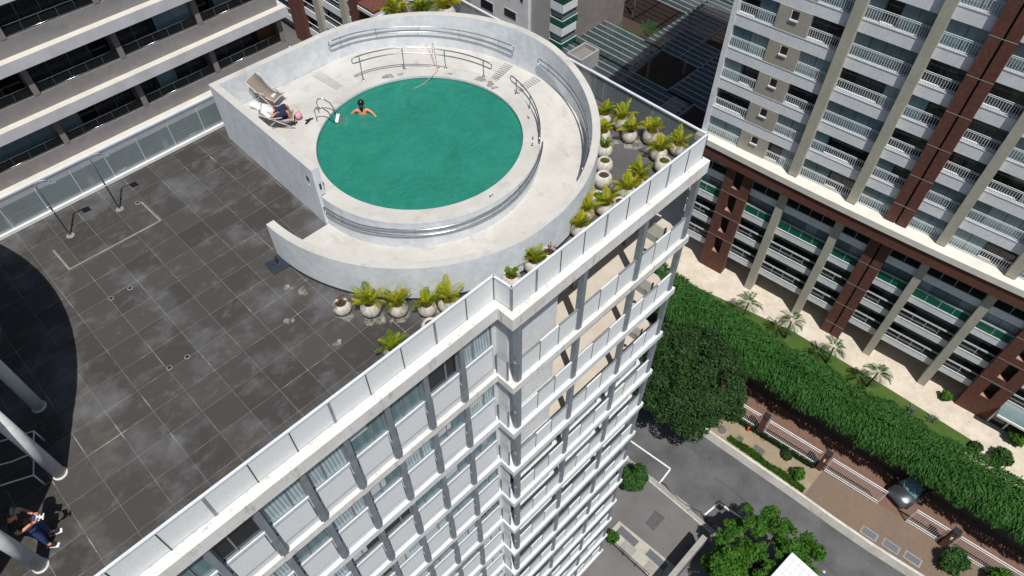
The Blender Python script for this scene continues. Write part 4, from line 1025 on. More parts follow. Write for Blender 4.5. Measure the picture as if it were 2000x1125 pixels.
# --- pilot standing under the canopy
def pilot():
    X0,Y0=-7.28,-8.90
    root=empty('person',(X0,Y0,0)); root.scale=(1.07,1.07,1.05); tag(root,'person in black cap and t-shirt and blue jeans standing by the nearest column','person')
    f=Vector((.80,-.45,0)).normalized(); s=Vector((f.y,-f.x,0))  # s = right side
    P=lambda a,b,z: f*a+s*b+Vector((0,0,z))
    J={'pelvis':(P(-.07,0,.80),.12),'waist':(P(-.10,0,.95),(.115,.09)),'chest':(P(-.14,0,1.16),(.15,.10)),'neck0':(P(-.13,0,1.30),.06),'neck':(P(-.11,0,1.36),.052),
       'shL':(P(-.14,-.175,1.24),.055),'elL':(P(-.10,-.24,1.02),.042),'wrL':(P(.12,-.10,1.04),.028),'shR':(P(-.14,.175,1.24),.055),'elR':(P(-.10,.25,1.02),.042),'wrR':(P(.12,.10,1.04),.028),
       'hipL':(P(-.06,-.09,.74),.09),'knL':(P(.0,-.10,.42),.062),'anL':(P(-.02,-.11,.09),.045),'toL':(P(.12,-.13,.035),.035),
       'hipR':(P(-.06,.09,.74),.09),'knR':(P(.0,.11,.42),.062),'anR':(P(-.04,.13,.09),.045),'toR':(P(.10,.16,.035),.035)}
    body('body',J,'skin_bright',root)
    g=lambda k,d=0: J[k][0]
    skinned('t_shirt',[g('pelvis')+Vector((0,0,.02)),g('waist'),g('chest'),P(-.13,0,1.27),g('shL'),g('shL').lerp(g('elL'),.6),g('shR'),g('shR').lerp(g('elR'),.6)],[(0,1),(1,2),(2,3),(2,4),(4,5),(2,6),(6,7)],[.135,(.13,.11),(.165,.115),.07,.068,.062,.068,.062],'cloth_black',root)
    skinned('jeans',[g('pelvis'),g('hipL'),g('knL'),P(-.02,-.11,.14),g('hipR'),g('knR'),P(-.04,.13,.14)],[(0,1),(1,2),(2,3),(0,4),(4,5),(5,6)],[.13,.10,.078,.066,.10,.078,.066],'denim',root)
    for sg,a in ((-1,'L'),(1,'R')):
        b=g('an'+a); t=g('to'+a); d=(t-b); d.z=0; d.normalize(); V=[Vector((b.x,b.y,.055))-d*.03,Vector((b.x,b.y,.055))+d*.08,Vector((b.x,b.y,.045))+d*.17]
        sh=skinned('shoe',V,[(0,1),(1,2)],[(.056,.052),(.056,.048),(.05,.036)],'cloth_black',root)
        m=MB(); M=Matrix.Translation(V[1]-Vector((0,0,.042)))@Matrix.Rotation(math.atan2(d.y,d.x),4,'Z'); m.box(-.125,.125,-.05,.05,-.013,.006,'white_panel',M,bev=.006); m.build('sole',None,sh)
    m=MB(); hc=P(-.06,0,1.46); head(m,hc,f+Vector((0,0,-.45)),Vector((0,0,1))+f*.35,.098,'skin_bright'); m.build('head',None,root)
    m=MB(); ball(m,hc+Vector((0,0,.028))-f*.008,.108,'cloth_black',(1,1,.88),16); bc=hc+f*.13+Vector((0,0,.02)); M=Matrix.Translation(bc)@Matrix.Rotation(math.atan2(f.y,f.x),4,'Z')@Matrix.Rotation(.25,4,'Y'); m.box(-.05,.05,-.065,.065,-.005,.005,'cloth_black',M,bev=.004); m.build('cap',None,root)
    for sg,a in ((-1,'L'),(1,'R')): hand(root,'hand',g('wr'+a),f*.8-s*sg*.25,-s*sg*.8+Vector((0,0,.4)),'skin_bright',.9,sg,.95)
    c=empty('drone_controller',Vector((X0,Y0,0))+P(.22,0,1.06),math.atan2(f.y,f.x)); tag(c,'white drone controller with a phone clamp held in the hands of the standing person','controller')
    m=MB(); m.box(-.04,.04,-.075,.075,-.018,.018,'weathered_white',bev=.014); m.build('body',None,c); m=MB(); m.box(.04,.10,-.03,.03,-.012,.014,'weathered_white',bev=.008); m.box(.09,.12,-.07,.07,-.008,.016,'weathered_white',bev=.006); m.build('phone_clamp',None,c)
    for q in (-.05,.05): m=MB(); m.lathe([(0,.045),(.011,.043),(.006,.02)],(0,q,0),10,'dark_metal'); m.build('stick',None,c)
pilot()
# --- swimmer
def swimmer():
    X,Y,Z=5.93,-2.98,1.07
    root=empty('person',(X,Y,Z)); tag(root,'person with wet black hair standing chest deep in the green pool near the ladder','person')
    f=Vector((.55,.70,0)).normalized(); s=Vector((f.y,-f.x,0)); P=lambda a,b,z: f*a+s*b+Vector((0,0,z))
    J={'pelvis':(P(-.12,0,-.50),.14),'waist':(P(-.09,0,-.30),(.12,.09)),'chest':(P(-.03,0,-.05),(.14,.095)),'neck0':(P(.02,0,.10),.06),'neck':(P(.03,0,.17),.05),
     'shL':(P(-.01,-.17,.045),.055),'elL':(P(-.02,-.34,-.07),.042),'wrL':(P(.10,-.46,-.22),.03),'shR':(P(-.02,.17,.045),.055),'elR':(P(-.14,.34,-.04),.042),'wrR':(P(-.30,.46,-.12),.03),
     'hipL':(P(-.12,-.09,-.55),.085),'knL':(P(-.05,-.1,-.80),.06),'hipR':(P(-.12,.09,-.55),.085),'knR':(P(-.05,.1,-.80),.06)}
    body('body',J,'skin_bright',root)
    m=MB(); head(m,P(.05,0,.26),f,(0,0,1),.10,'skin_bright'); m.build('head',None,root)
    m=MB(); ball(m,P(.02,0,.285),.115,'hair',(1,1,1.05),14); h=m.build('hair',None,root)
    skinned('hair_length',[P(-.05,0,.27),P(-.10,.0,.16),P(-.10,.01,.05)],[(0,1),(1,2)],[.085,.065,.04],'hair',root)
    hand(root,'hand',J['wrL'][0],f*.15-s,(0,0,-1),'skin_bright',.3,-1); hand(root,'hand',J['wrR'][0],-f*.6+s*.7,(0,0,-1),'skin_bright',.3,1)
swimmer()
# --- deck chairs
def deckchair(head_c,foot_c,wd,name_label,zf=1.12,towel=False):
    """head_c,foot_c centre of head rail (x,y,z) and ground end of the side rails"""
    H=Vector(head_c); F=Vector(foot_c); ax=(F-H); axh=Vector((ax.x,ax.y,0)).normalized(); sd=Vector((-axh.y,axh.x,0))*wd/2
    root=empty('deck_chair',(F.x,F.y,zf)); tag(root,name_label,'deck chair','folding deck chairs in the sun deck corner')
    for sg in (-1,1):
        m=MB(); m.tube([H+sd*sg,F+sd*sg],.017,6,'chair_frame'); m.build('side_rail',None,root,world=True)
        mid=H.lerp(F,.48); back=Vector((H.x,H.y,zf))-axh*.02
        m=MB(); front=Vector((F.x,F.y,zf))-axh*.02+Vector((0,0,.30)); m.tube([back+sd*sg*.86+axh*.05,mid+sd*sg*.86,front+sd*sg*.86+axh*.02],.015,6,'chair_frame'); m.build('leg',None,root,world=True)
        m=MB(); q=mid+Vector((0,0,.12)); m.tube([q+sd*sg*1.08-axh*.2,q+sd*sg*1.08+axh*.2],.016,6,'chair_frame'); m.build('armrest',None,root,world=True)
    m=MB(); m.tube([H+sd,H-sd],.015,6,'chair_frame'); m.build('head_bar',None,root,world=True)
    m=MB(); m.tube([Vector((F.x,F.y,zf+.30))+sd,Vector((F.x,F.y,zf+.30))-sd],.015,6,'chair_frame'); m.build('cross_bar',None,root,world=True)
    m=MB(); m.norec=True; n=12; A=H; Bp=Vector((F.x,F.y,zf+.30)); prev=None; k=m.mi('sling_taupe')
    for i in range(n+1):
        t=i/n; p=A.lerp(Bp,t)-Vector((0,0,.30*math.sin(PI*t)**1.0*(.55+.45*t))); cur=[m.bm.verts.new(p+sd*.84),m.bm.verts.new(p-sd*.84)]
        if prev: fc=m.bm.faces.new((prev[0],prev[1],cur[1],cur[0])); fc.smooth=True
        prev=cur
    so_=m.build('sling',None,root,world=True); md=so_.modifiers.new('thick','SOLIDIFY'); md.thickness=.012
    return root
deckchair((3.86,-.10,1.96),(4.22,-.94,1.12),.60,'empty deck chair with taupe sling and a pale cloth, in the wall corner')
deckchair((3.20,-1.50,1.82),(4.02,-2.03,1.12),.58,'deck chair under the reclining person, next to the pool wall')
cl=MB(); M=Matrix.Translation((4.17,-.62,1.36))@Matrix.Rotation(.5,4,'Z'); cl.box(-.11,.11,-.08,.08,-.02,.03,'cloth_pale_pink',M,bev=.02); simple('cloth_pale_pink',(.75,.62,.62),None,.9,5); tag(cl.build('towel'),'small crumpled pale pink cloth lying on the empty deck chair seat','cloth')
def lounger():
    X,Y,Z=3.5,-1.6,1.12
    root=empty('person',(X,Y,Z)); root.scale=(1.06,1.06,1.06); tag(root,'person in loose white shirt and navy shorts reclining in a deck chair','person')
    f=Vector((.82,-.50,0)).normalized(); s=Vector((f.y,-f.x,0)); P=lambda a,b,z: f*a+s*b+Vector((0,0,z))
    J={'pelvis':(P(.22,0,.33),.13),'waist':(P(.06,0,.42),(.12,.1)),'chest':(P(-.12,0,.54),(.15,.11)),'neck0':(P(-.27,0,.64),.06),'neck':(P(-.32,0,.68),.05),
     'shL':(P(-.16,-.17,.57),.055),'elL':(P(.02,-.26,.42),.042),'wrL':(P(.20,-.14,.48),.028),'shR':(P(-.16,.17,.57),.055),'elR':(P(.02,.26,.42),.042),'wrR':(P(.20,.12,.48),.028),
     'hipL':(P(.25,-.09,.36),.09),'knL':(P(.50,-.13,.50),.062),'anL':(P(.52,-.13,.10),.04),'toL':(P(.64,-.14,.05),.033),
     'hipR':(P(.25,.09,.36),.09),'knR':(P(.50,.12,.48),.062),'anR':(P(.55,.12,.10),.04),'toR':(P(.67,.13,.05),.033)}
    body('body',J,'skin',root); g=lambda k:J[k][0]
    skinned('shirt',[g('waist')+f*.06,g('waist'),g('chest'),P(-.24,0,.62),g('shL'),g('elL'),g('shR'),g('elR')],[(0,1),(1,2),(2,3),(2,4),(4,5),(2,6),(6,7)],[(.15,.13),(.15,.13),(.185,.13),.10,.085,.065,.085,.065],'cloth_white',root)
    skinned('shorts',[g('pelvis'),g('hipL'),g('knL'),g('hipR'),g('knR')],[(0,1),(1,2),(0,3),(3,4)],[.15,.135,.115,.135,.115],'cloth_navy',root)
    m=MB(); head(m,P(-.40,0,.74),f*.5+Vector((0,0,.9)),-f+Vector((0,0,.6)),.098,'skin'); m.build('head',None,root)
    skinned('head_towel',[P(-.52,0,.72),P(-.42,0,.78),P(-.30,.02,.74),P(-.22,.16,.66),P(-.2,-.14,.66)],[(0,1),(1,2),(2,3),(2,4)],[(.09,.08),(.135,.12),(.13,.09),.06,.06],'cloth_white',root)
    for a,sg in (('L',-1),('R',1)): hand(root,'hand',g('wr'+a),f+s*sg*-.3,(0,0,-1),'skin',.6,sg)
    for a in 'LR': skinned('sandal',[g('an'+a)-Vector((0,0,.05)),g('to'+a)+f*.03],[(0,1)],[(.04,.03),(.045,.028)],'cloth_black',root,1)
lounger()
b=empty('bag',(4.20,-2.0,1.12)); tag(b,'pink and white bag standing on the deck beside the navy shorts','bag')
m=MB(); ball(m,(0,0,.16),.12,'cloth_pink',(1,.7,1.1),12); m.build('body',None,b); m=MB(); m.tube([(-.07,0,.26),(-.04,0,.36),(.04,0,.36),(.07,0,.26)],.01,6,'cloth_pink'); m.build('handle',None,b)
for i,(x,y,rz,lb) in enumerate([(4.32,-2.28,.4,'dark flip-flop lying farther from the pool rim'),(4.42,-2.22,-.3,'dark flip-flop lying nearer the ladder')]):
    o=empty('flip_flop',(x,y,1.122),rz); tag(o,lb,'flip-flop','flip-flops on the sun deck'); m=MB(); m.box(-.13,.13,-.04,.04,0,.02,'cloth_black',bev=.012); m.build('sole',None,o); m=MB(); m.tube([(.08,0,.02),(.03,.035,.045),(-.01,.04,.02)],.006,5,'cloth_black'); m.tube([(.08,0,.02),(.03,-.035,.045),(-.01,-.04,.02)],.006,5,'cloth_black'); m.build('strap',None,o)

# =============== RIGHT APARTMENT BUILDING ===============
# local frame: x = along the facade (to the right in the photo), y = inward, z = world height
def frame_empty(name,x,y,rz): return empty(name,(x,y,0),rz)
rb=frame_empty('brick_apartment_tower',41.3,0,math.atan2(-1,.09)); rb.location.z=G
tag(rb,'tall apartment tower with cream columns, dark brick pilasters and white railed balconies','apartment tower')
ZO=-G  # local z = world z + ZO
def L(z): return z+ZO
BAYS=[('A',-2.72,.2),('B',2.6,4.97),('C',5.7,9.82),('D',10.52,12.84),('E',14.45,16.67),('F',17.35,21.5),('G',22.2,24.6),('H',27.2,30.0)]
rnd=random.Random(4)
PT=2.72; T0=-21.65; NU=12
TOPZ=T0+PT*NU+1.2
m=MB(); m.box(-3.12,40,1.0,22,L(-35.5),L(TOPZ),'beige_wall'); m.box(-3.12,40,4.2,22,0,L(-35.5),'column_taupe'); m.build('core_wall',None,rb)
GM=['glass_teal','glass_dark','glass_teal_pale','glass_dark','glass_blue','glass_curtain_dark']
def railing(mb,x0,x1,y,z0,h=.92,pitch=.165):
    for z in (z0+.06,z0+h-.14,z0+h-.04): mb.box(x0,x1,y-.02,y+.02,z,z+.03,'rail_white')
    n=max(2,int((x1-x0)/pitch))
    for k in range(n+1): x=x0+(x1-x0)*k/n; mb.box(x-.016,x+.016,y-.012,y+.012,z0+.06,z0+h-.1,'rail_white')
rail_rest=MB(); glass_rest=MB(); 
for i in range(NU+1):
    zt=T0+PT*i; zb=zt-1.80
    m=MB()
    if i<NU:
        # white parapet band over the opening
        for (a,b) in ((-2.72,4.95),(5.7,9.82),(10.5,12.84),(14.45,16.67),(17.35,21.5),(22.2,30)):
            m=MB(); m.box(a,b,.42,1.1,L(zt),L(zb+PT),'pale_blue_white'); m.box(a,b,.39,.419,L(zb+PT)-.05,L(zb+PT)+.02,'white_render')
            m.build('balcony_slab',None,rb)
    for (nm,a,b) in BAYS:
        if i>=NU: continue
        g=MB(); w=b-a
        npan=4 if w>3.5 else 2
        # glazing about .25 behind the parapet face
        if nm=='A': opened=(i*2+1)%5<3
        for k in range(npan):
            xa=a+w*k/npan; xb=a+w*(k+1)/npan-.03
            r=rnd.random()
            closed=rnd.random()<.62
            mat=rnd.choice(['glass_teal','glass_teal_pale','glass_blue']) if closed else rnd.choice(['glass_dark','glass_curtain_dark','glass_dark'])
            if k>0 and rnd.random()<.5: mat=last
            last=mat
            y=.66 if mat.startswith('glass_t') or mat=='glass_blue' else .95
            g.box(xa,xb,y,y+.02,L(zb),L(zt),mat)
            g.box(xb,xb+.03,y-.02,y+.02,L(zb),L(zt),'dark_metal')
        if i<8 : g.build('balcony_glazing',None,rb); m=MB(); railing(m,a+.02,b-.03,.47,L(zb)+.02); m.build('railing',None,rb)
        else: g.bm.free(); glass_rest.box(a,b,.66,.68,L(zb),L(zt),'glass_teal'); railing(rail_rest,a+.02,b-.03,.47,L(zb)+.02)
    # beige wall strips with little windows
    if i<NU:
        for (a,b) in ((.2,2.6),(24.6,27.2)):
            m=MB(); m.box(a,b,.40,1.05,L(zb-.0),L(zt),'beige_wall'); m.build('wall_strip',None,rb)
            m=MB(); c=(a+b)/2+.05; m.box(c-.31,c+.31,.30,.399,L(zt-.88),L(zt-.76),'white_paint'); m.box(c-.31,c-.25,.36,.399,L(zt-.76),L(zt-.15),'white_paint'); mw=m.build('small_window',None,rb); m=MB(); m.box(c-.25,c+.27,.39,.399,L(zt-.76),L(zt-.15),'dark_void'); m.build('pane',None,mw)
tag(rail_rest.build('upper_railings',None,rb),kind='stuff'); tag(glass_rest.build('upper_glazing',None,rb),kind='stuff')
m=MB(); m.box(-3.12,-2.72,.38,1.1,L(-24.3),L(TOPZ),'pale_blue_white'); m.box(-3.12,-2.9,1.1,22,L(-24.3),L(TOPZ),'pale_blue_white'); m.build('corner_pier',None,rb)
for (a,b) in ((4.97,5.7),(9.82,10.52),(16.67,17.35),(21.5,22.2),(30.0,30.7)):
    m=MB(); m.box(a,b,0,.9,L(-23.35),L(TOPZ),'cream_column'); m.build('column',None,rb)
    m=MB(); m.box(a+.03,b-.03,.02,.9,.1,L(-25.3),'cream_column'); m.build('column',None,rb)
m=MB(); m.box(12.84,13.58,.05,.9,L(-23.35),L(TOPZ),'brick_cladding'); m.box(13.58,13.72,.35,.9,L(-23.35),L(TOPZ),'dark_void'); m.box(13.72,14.45,.05,.9,L(-23.35),L(TOPZ),'brick_cladding')
for i in range(NU): m.box(12.83,14.46,.038,.05,L(T0+PT*i-.02),L(T0+PT*i+.02),'gutter_concrete')
m.build('brick_pilaster',None,rb)
# ledge and brick band (ledge bulges out in front of the bays)
m=MB()
def lp(u): return -.30-.40*math.sin(PI*min(1,max(0,(u+3.12)/ (30-(-3.12)))))
us=[-3.3+i*1.5 for i in range(30)]
for a,b in zip(us,us[1:]): m.prism([(a,lp(a)),(b,lp(b)),(b,1.0),(a,1.0)],L(-24.0),L(-23.45),'ledge_cream')
m.build('ledge',None,rb)
m=MB()
for a,b in zip(us,us[1:]): m.prism([(a,lp(a)+.12),(b,lp(b)+.12),(b,1.0),(a,1.0)],L(-25.15),L(-24.0),'brick_cladding')
m.build('brick_band',None,rb)
# lower floors
LB=[('a',-2.9,.08),('b',2.48,4.98),('c',5.6,9.85),('d',10.5,12.72),('e',14.4,16.72),('f',17.25,21.53),('g',22.1,24.7),('h',27.3,30.0)]
for i in range(4):
    st=-26.75-2.68*i; sb=st-.74
    m=MB()
    for (nm,a,b) in LB: m=MB(); m.box(a,b,.40,1.1,L(sb),L(st),'pale_blue_white'); m.box(a,b,.37,.399,L(st)-.04,L(st)+.015,'white_render'); m.build('balcony_slab',None,rb)
    top=st+2.68-.74 if i>0 else -25.15
    for (nm,a,b) in LB:
        g=MB(); w=b-a; npan=4 if w>3.5 else 2; mat='glass_teal'
        base=rnd.random()
        for k in range(npan):
            if i==0: mat=rnd.choice(['glass_dark','glass_curtain_dark','glass_window_dark'])
            elif i==1: mat=rnd.choice(['glass_teal_pale','glass_teal'])
            else: mat=rnd.choice(['glass_dark','glass_curtain_dark','glass_dark','glass_curtain_dark'])
            xa=a+w*k/npan; xb=xa+w/npan-.03; g.box(xa,xb,.85,.87,L(st),L(top),mat); g.box(xb,xb+.03,.83,.87,L(st),L(top),'dark_metal')
        g.build('balcony_glazing',None,rb)
        m=MB(); m.box(a,b,.44,.455,L(st)+.02,L(st)+.82,'green_glass' if i==1 else 'smoke_glass')
        for z in (.82,.93): m.box(a,b,.42,.46,L(st)+z,L(st)+z+.024,'rail_white')
        for k in range(npan+1): x=a+.02+(w-.06)*k/npan; m.box(x,x+.025,.43,.47,L(st),L(st)+.93,'rail_white')
        m.build('glass_railing',None,rb)
for (a,b,win) in ((.08,2.48,1),(24.7,27.3,1)):
    m=MB(); zl=-38+.1
    c=(a+b)/2+.02; m.box(a,c-.38,.02,.9,.1,L(-25.15),'brick_cladding'); m.box(c+.38,b,.02,.9,.1,L(-25.15),'brick_cladding')
    zz=L(-25.15)
    for i in range(4):
        z1=L(-25.5-2.68*i); z0=z1-1.85; m.box(c-.38,c+.38,.02,.9,z1,zz,'brick_cladding'); zz=z0
        m.box(a-.01,b+.01,.008,.02,L(-25.35-2.68*i)-.02,L(-25.35-2.68*i)+.02,'gutter_concrete')
    m.box(c-.38,c+.38,.02,.9,.1,zz,'brick_cladding'); m.build('brick_pilaster',None,rb)
    for i in range(4):
        z1=L(-25.5-2.68*i); z0=z1-1.85; m=MB(); m.box(c-.37,c+.37,.60,.62,z0,z1,'dark_void'); mw=m.build('slot_window',None,rb)
        m=MB(); m.prism([(c-.375,.04),(c+.12,.04),(c-.375,.52)],z0,z0+.05,'slot_sun_patch'); m.build('sill_sun_patch',None,mw)  # only the sunlit corner of the sill, lit area built as a triangle
m=MB(); m.box(12.72,13.5,.04,.9,.1,L(-25.15),'brick_cladding'); m.box(13.5,13.64,.35,.9,.1,L(-25.15),'dark_void'); m.box(13.64,14.4,.04,.9,.1,L(-25.15),'brick_cladding')
for i in range(5): m.box(12.71,14.41,.028,.04,L(-25.6-2.68*i)-.02,L(-25.6-2.68*i)+.02,'gutter_concrete')
m.build('brick_pilaster',None,rb)
# entrance glazing
m=MB(); m.box(27.3,31,.1,.16,.25,2.4,'glass_window_dark')
for x in (27.3,28.5,29.7,30.9): m.box(x,x+.14,.04,.18,.25,2.5,'white_panel')
m.box(27.3,31,-.9,.3,2.45,2.6,'glass_teal'); m.box(27.3,31,-.95,-.85,2.4,2.62,'white_panel'); m.build('entrance',None,rb)
m=MB()
for x in range(-2,38,3): m.box(x,x+2.6,4.1,4.18,.3,2.5,'glass_window_dark')
m.build('ground_floor_glazing',None,rb)

# =============== LEFT APARTMENT BUILDING ===============
lb_=empty('taupe_apartment_building',(0,16,G)); tag(lb_,'apartment building at the upper left with long taupe fascias, cream ledges and dark curtained windows','apartment building')
XE=13.1
m=MB(); m.box(-30,XE,1.3,14,0,L(9),'column_taupe'); m.build('core_wall',None,lb_)
rnd=random.Random(15)
for i in range(-5,4):
    zt=-3.45+2.9*i      # top of opening
    m=MB(); m.box(-30,XE,.0,1.6,L(zt+.56),L(zt+1.35),'fascia_grey'); m.build('fascia',None,lb_)
    m=MB(); m.prism([(-30,-.42),(XE+.35,-.42),(XE+.35,1.6),(-30,1.6)],L(zt+.0),L(zt+.55),'ledge_lavender')
    m.box(-30,XE+.34,-.41,.0,L(zt+.55),L(zt+.556),'ledge_beige')
    m.build('ledge',None,lb_)
    zb=zt-1.55
    for k in range(-6,4):
        x=.07+4.28*k; 
        m=MB(); m.box(x-.14,x+.14,-.02,.9,L(zb),L(zt),'column_taupe'); m.build('column',None,lb_)
        if k<3:
            a,b=x+.14,x+4.14; g=MB(); n=4
            if (k==-1 and i==-1) or (k==-2 and i==1): sel=['glass_blue']*4
            elif (k+2*i)%3==0: sel=['glass_curtain_dark']*3+['glass_dark']
            else: sel=[rnd.choice(['glass_dark','glass_curtain_dark','glass_curtain_dark','glass_blue']) for _ in range(4)]
            for q in range(n):
                xa=a+(b-a)*q/n; xb=xa+(b-a)/n-.03; y=.85 if sel[q]!='glass_blue' else .3
                g.box(xa,xb,y,y+.02,L(zb),L(zt),sel[q]); g.box(xb,xb+.035,y-.02,y+.02,L(zb),L(zt),'grey_metal')
            g.build('window',None,lb_)
            m=MB(); m.tube([(a,.05,L(zb)+.52),(b,.05,L(zb)+.52)],.025,6,'steel'); m.tube([(a,.05,L(zb)+.06),(b,.05,L(zb)+.06)],.015,6,'steel')
            for q in range(1,5): xx=a+(b-a)*q/5; m.box(xx-.012,xx+.012,.03,.07,L(zb),L(zb)+.52,'steel')
            m.box(a,b,.045,.052,L(zb)+.08,L(zb)+.5,'smoke_glass'); m.build('railing',None,lb_)
        if k==2: m=MB(); m.box(x+3.0,x+4.1,.4,.9,L(zb),L(zt),'brown_panel'); m.build('brown_panel',None,lb_)
m=MB(); m.box(-30,XE,0,1.6,0,L(-3.45-2.9*5),'fascia_grey'); m.build('base_wall',None,lb_)
# =============== TWIN BUILDING FAR BEHIND ===============
tb=empty('brick_apartment_block',(36.4,66,G),-PI/2); tag(tb,'distant apartment block behind the pool wall with brown brick piers and white slab bands','apartment block')
m=MB(); m.box(-4,20.4,1.2,14,0,14.5,'column_taupe'); m.box(20.4,24,1.2,14,0,11.2,'column_taupe'); m.build('core_wall',None,tb)
for (a,b,mat) in ((4.5,7.7,'brick_cladding'),(10.9,12.2,'cream_column'),(16.9,18.0,'cream_column'),(19.0,20.9,'brick_cladding')):
    m=MB(); 
    if mat=='brick_cladding':
        m.box(a,(a+b)/2-.2,0,1,0,14.6,mat); m.box((a+b)/2+.2,b,0,1,0,14.6,mat); m.box((a+b)/2-.2,(a+b)/2+.2,.4,1,0,14.6,'brown_panel'); m.build('brick_pier',None,tb)
    else: m.box(a,b,0,1,0,14.6,mat); m.build('column',None,tb)
for i in range(6):
    z=.8+2.9*i+.9; m=MB(); m.box(-4,(20.4 if i>2 else 24),.4,1.25,z,z+.95,'pale_blue_white'); m.build('slab_band',None,tb)
    m=MB(); m.box(-4,(20.4 if i>2 else 24),1.05,1.1,z+.95,z+2.9,'glass_curtain_dark' if i%2 else 'glass_window_dark'); m.build('window_band',None,tb)
    m=MB(); m.box(-4,(20.4 if i>2 else 24),.5,.52,z+.97,z+1.7,'smoke_glass'); m.box(-4,(20.4 if i>2 else 24),.47,.54,z+1.75,z+1.8,'rail_white'); m.build('glass_railing',None,tb)
m=MB(); m.box(21.5,24.3,-.5,14,11.2,11.6,'white_render'); m.box(21.5,24.3,-.4,14,11.6,11.9,'brick_cladding'); m.build('roof_edge',None,tb)
# =============== WHITE TOWER BEHIND ===============
wt_=empty('white_corner_tower',(53.15,29.44,G)); tag(wt_,'white and grey tower behind the pool with wrap-around green glass corner balconies','tower')
m=MB(); m.box(0,12,1.95,5.0,0,20,'grey_render'); simple('grey_render',(.36,.355,.345),(.32,.315,.31),.85,.5); m.build('side_wall',None,wt_)
m=MB(); m.box(-.5,12,5.0,26,0,20,'white_render'); m.build('main_wall',None,wt_)
for z,y0,y1,w in ((8.3,8.2,9.4,1.2),(8.8,5.8,6.3,.6),(6.0,7.0,9.0,1.0),(5.4,11,13.2,1.2),(9.0,14,16,1.3),(12.2,8.2,9.6,1.2),(12,14,16,1.3),(9,19,21,1.3),(5.8,17,18,1)):
    m=MB(); m.box(-.53,-.5,y0-.08,y1+.08,z-.08,z+w+.08,'white_paint'); f=m.build('window',None,wt_); m=MB(); m.box(-.54,-.53,y0,y1,z,z+w,'glass_window_dark'); m.build('pane',None,f)
m=MB(); m.box(.3,12,.3,1.95,0,20,'column_taupe'); m.build('core_wall',None,wt_)
for i in range(6):
    z=.5+2.9*i; zt_=L(-31.3)+2.9*(i-2)
    m=MB(); m.prism([(0,0),(2.5,0),(2.9,.4),(2.9,1.95),(0,1.95)],zt_-.05,zt_+.95,'pale_blue_white'); m.build('balcony_slab',None,wt_)
    m=MB(); m.box(.02,.04,.02,1.93,zt_+.95,zt_+1.75,'deep_green_glass'); m.box(.02,2.7,.02,.04,zt_+.95,zt_+1.75,'deep_green_glass'); m.box(0,.06,0,1.95,zt_+1.85,zt_+1.9,'rail_white'); m.box(0,2.75,0,.06,zt_+1.85,zt_+1.9,'rail_white'); m.build('balcony_glass',None,wt_)
    m=MB(); m.box(.28,.30,.28,1.95,zt_+.95,zt_+2.85,'glass_window_teal'); m.box(.28,2.6,.26,.28,zt_+.95,zt_+2.85,'glass_teal'); m.build('glazing',None,wt_)
m=MB(); m.box(2.8,12,.5,2.2,0,20,'grey_render'); m.build('rear_wall',None,wt_)
ro=empty('roof_box',(51.5,25.5,-38)); tag(ro,'low white parapet round a dark flat roof beside the corner tower','roof')
m=MB(); 
for q in ((-.7,2.4,-1.2,-1.0),(-.7,2.4,.8,1.0),(-.7,-.5,-1.0,.8),(2.2,2.4,-1.0,.8)): m.box(*q,0,7.0,'grey_render')
m.build('parapet_wall',None,ro); m=MB(); m.box(-.5,2.2,-1.0,.8,0,6.5,'column_taupe'); m.build('flat_roof',None,ro)
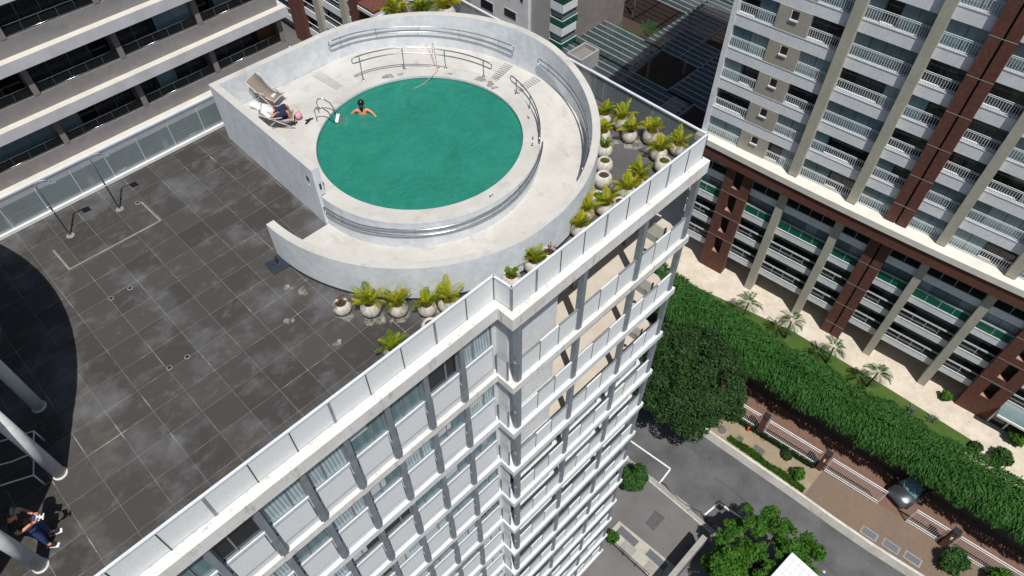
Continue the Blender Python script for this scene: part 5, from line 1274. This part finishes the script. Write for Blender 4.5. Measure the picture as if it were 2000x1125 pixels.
# =============== GLASS CANOPY OVER THE COURT ===============
gc=empty('glass_canopy',(62,20,G)); tag(gc,'low glazed pergola roof with dark steel grid over the shaded garden court','glass canopy')
Zc=-33.0
def rectp(x0,x1,y0,y1): return (x0,x1,y0,y1)
panels=[(52.6,55.5,12,40),(55.5,61.5,21.0,40),(61.5,78,18.5,23.5),(55.5,78,10,15.5),(61.5,66,15.5,18.5),(70,78,23.5,34)]
for (x0,x1,y0,y1) in panels:
    m=MB(); m.box(x0,x1,y0,y1,Zc,Zc+.02,'canopy_glass'); m.build('glass_roof',None,gc,world=True)
    m=MB(); n=int((x1-x0)/.9)
    for k in range(n+1): x=x0+(x1-x0)*k/max(1,n); m.box(x-.07,x+.07,y0,y1,Zc+.03,Zc+.10,'steel_beam')
    m.build('purlins',None,gc,world=True)
    m=MB(); n=max(1,int((y1-y0)/3))
    for k in range(n+1): y=y0+(y1-y0)*k/n; m.box(x0,x1,y-.06,y+.06,Zc-.3,Zc-.14,'steel_beam')
    for q in ((x0,x1,y0-.06,y0+.02),(x0,x1,y1-.02,y1+.06)): m.box(*q,Zc+.02,Zc+.09,'steel')
    for q in ((x0-.06,x0+.02),(x1-.02,x1+.06)): m.box(*q,y0,y1,Zc+.02,Zc+.085,'steel')
    m.build('beams',None,gc,world=True)
for x,y in ((53,13),(53,22),(61,22),(61.5,30),(66,20),(77,20),(66,12),(77,12),(72,24),(72,33)):
    m=MB(); m.box(x-.12,x+.12,y-.12,y+.12,G,Zc-.3,'steel_beam'); m.build('post',None,gc,world=True)
g=MB(); g.sheet([(50,8),(80,8),(80,42),(50,42)],G+.01,'soil'); structure('court_floor',g)
g=MB(); g.sheet([(56.0,15.8),(61.4,15.8),(61.4,18.0),(56.0,18.0)],G+.02,'path_stone'); structure('court_path',g)
def fanplant(x,y,h,lb,mat='leaf_garden',n=22,z=G):
    root=empty('fan_palm',(x,y,z)); tag(root,lb,'palm'); c=MB(); c.norec=True; random.seed(int(x*7))
    for k in range(n): frond(c,(0,0,h*.5),k*2.4,h*.8,random.uniform(.5,1.4),1.0,mat,.6,9,.05)
    c.build('fronds',None,root); t=MB(); t.tube([(0,0,0),(0,0,h*.5)],.12,6,'bark'); t.build('trunk',None,root)
fanplant(58.3,19.6,3.2,'spiky palm in the dark opening of the glass canopy'); fanplant(63.5,28.5,3.5,'shadowed palm in the big dark garden opening at the top'); fanplant(66.5,26.5,3.5,'darker palm at the back of the garden opening beneath the far building'); fanplant(61.9,15.6,1.6,'small leafy plant between the canopy and the brick tower')
# building beyond the court at the top
fb=empty('rear_apartment_building',(84,40,G)); tag(fb,'shaded building at the top edge behind the glass canopy with pale slab bands','apartment building')
m=MB(); m.box(0,15,-40,30,0,14,'column_taupe'); m.build('core_wall',None,fb)
for i in range(4):
    m=MB(); m.box(-.8,0,-38,-2,1.6+2.9*i,2.5+2.9*i,'ledge_beige'); m.build('slab_band',None,fb); m=MB(); m.box(-.05,-.02,-38,-2,2.5+2.9*i,4.5+2.9*i,'glass_curtain_dark'); m.build('window_band',None,fb); m=MB(); m.box(-.75,-.72,-38,-2,2.5+2.9*i,3.4+2.9*i,'green_glass'); m.box(-.78,-.70,-38,-2,3.4+2.9*i,3.45+2.9*i,'rail_white'); m.build('glass_railing',None,fb)
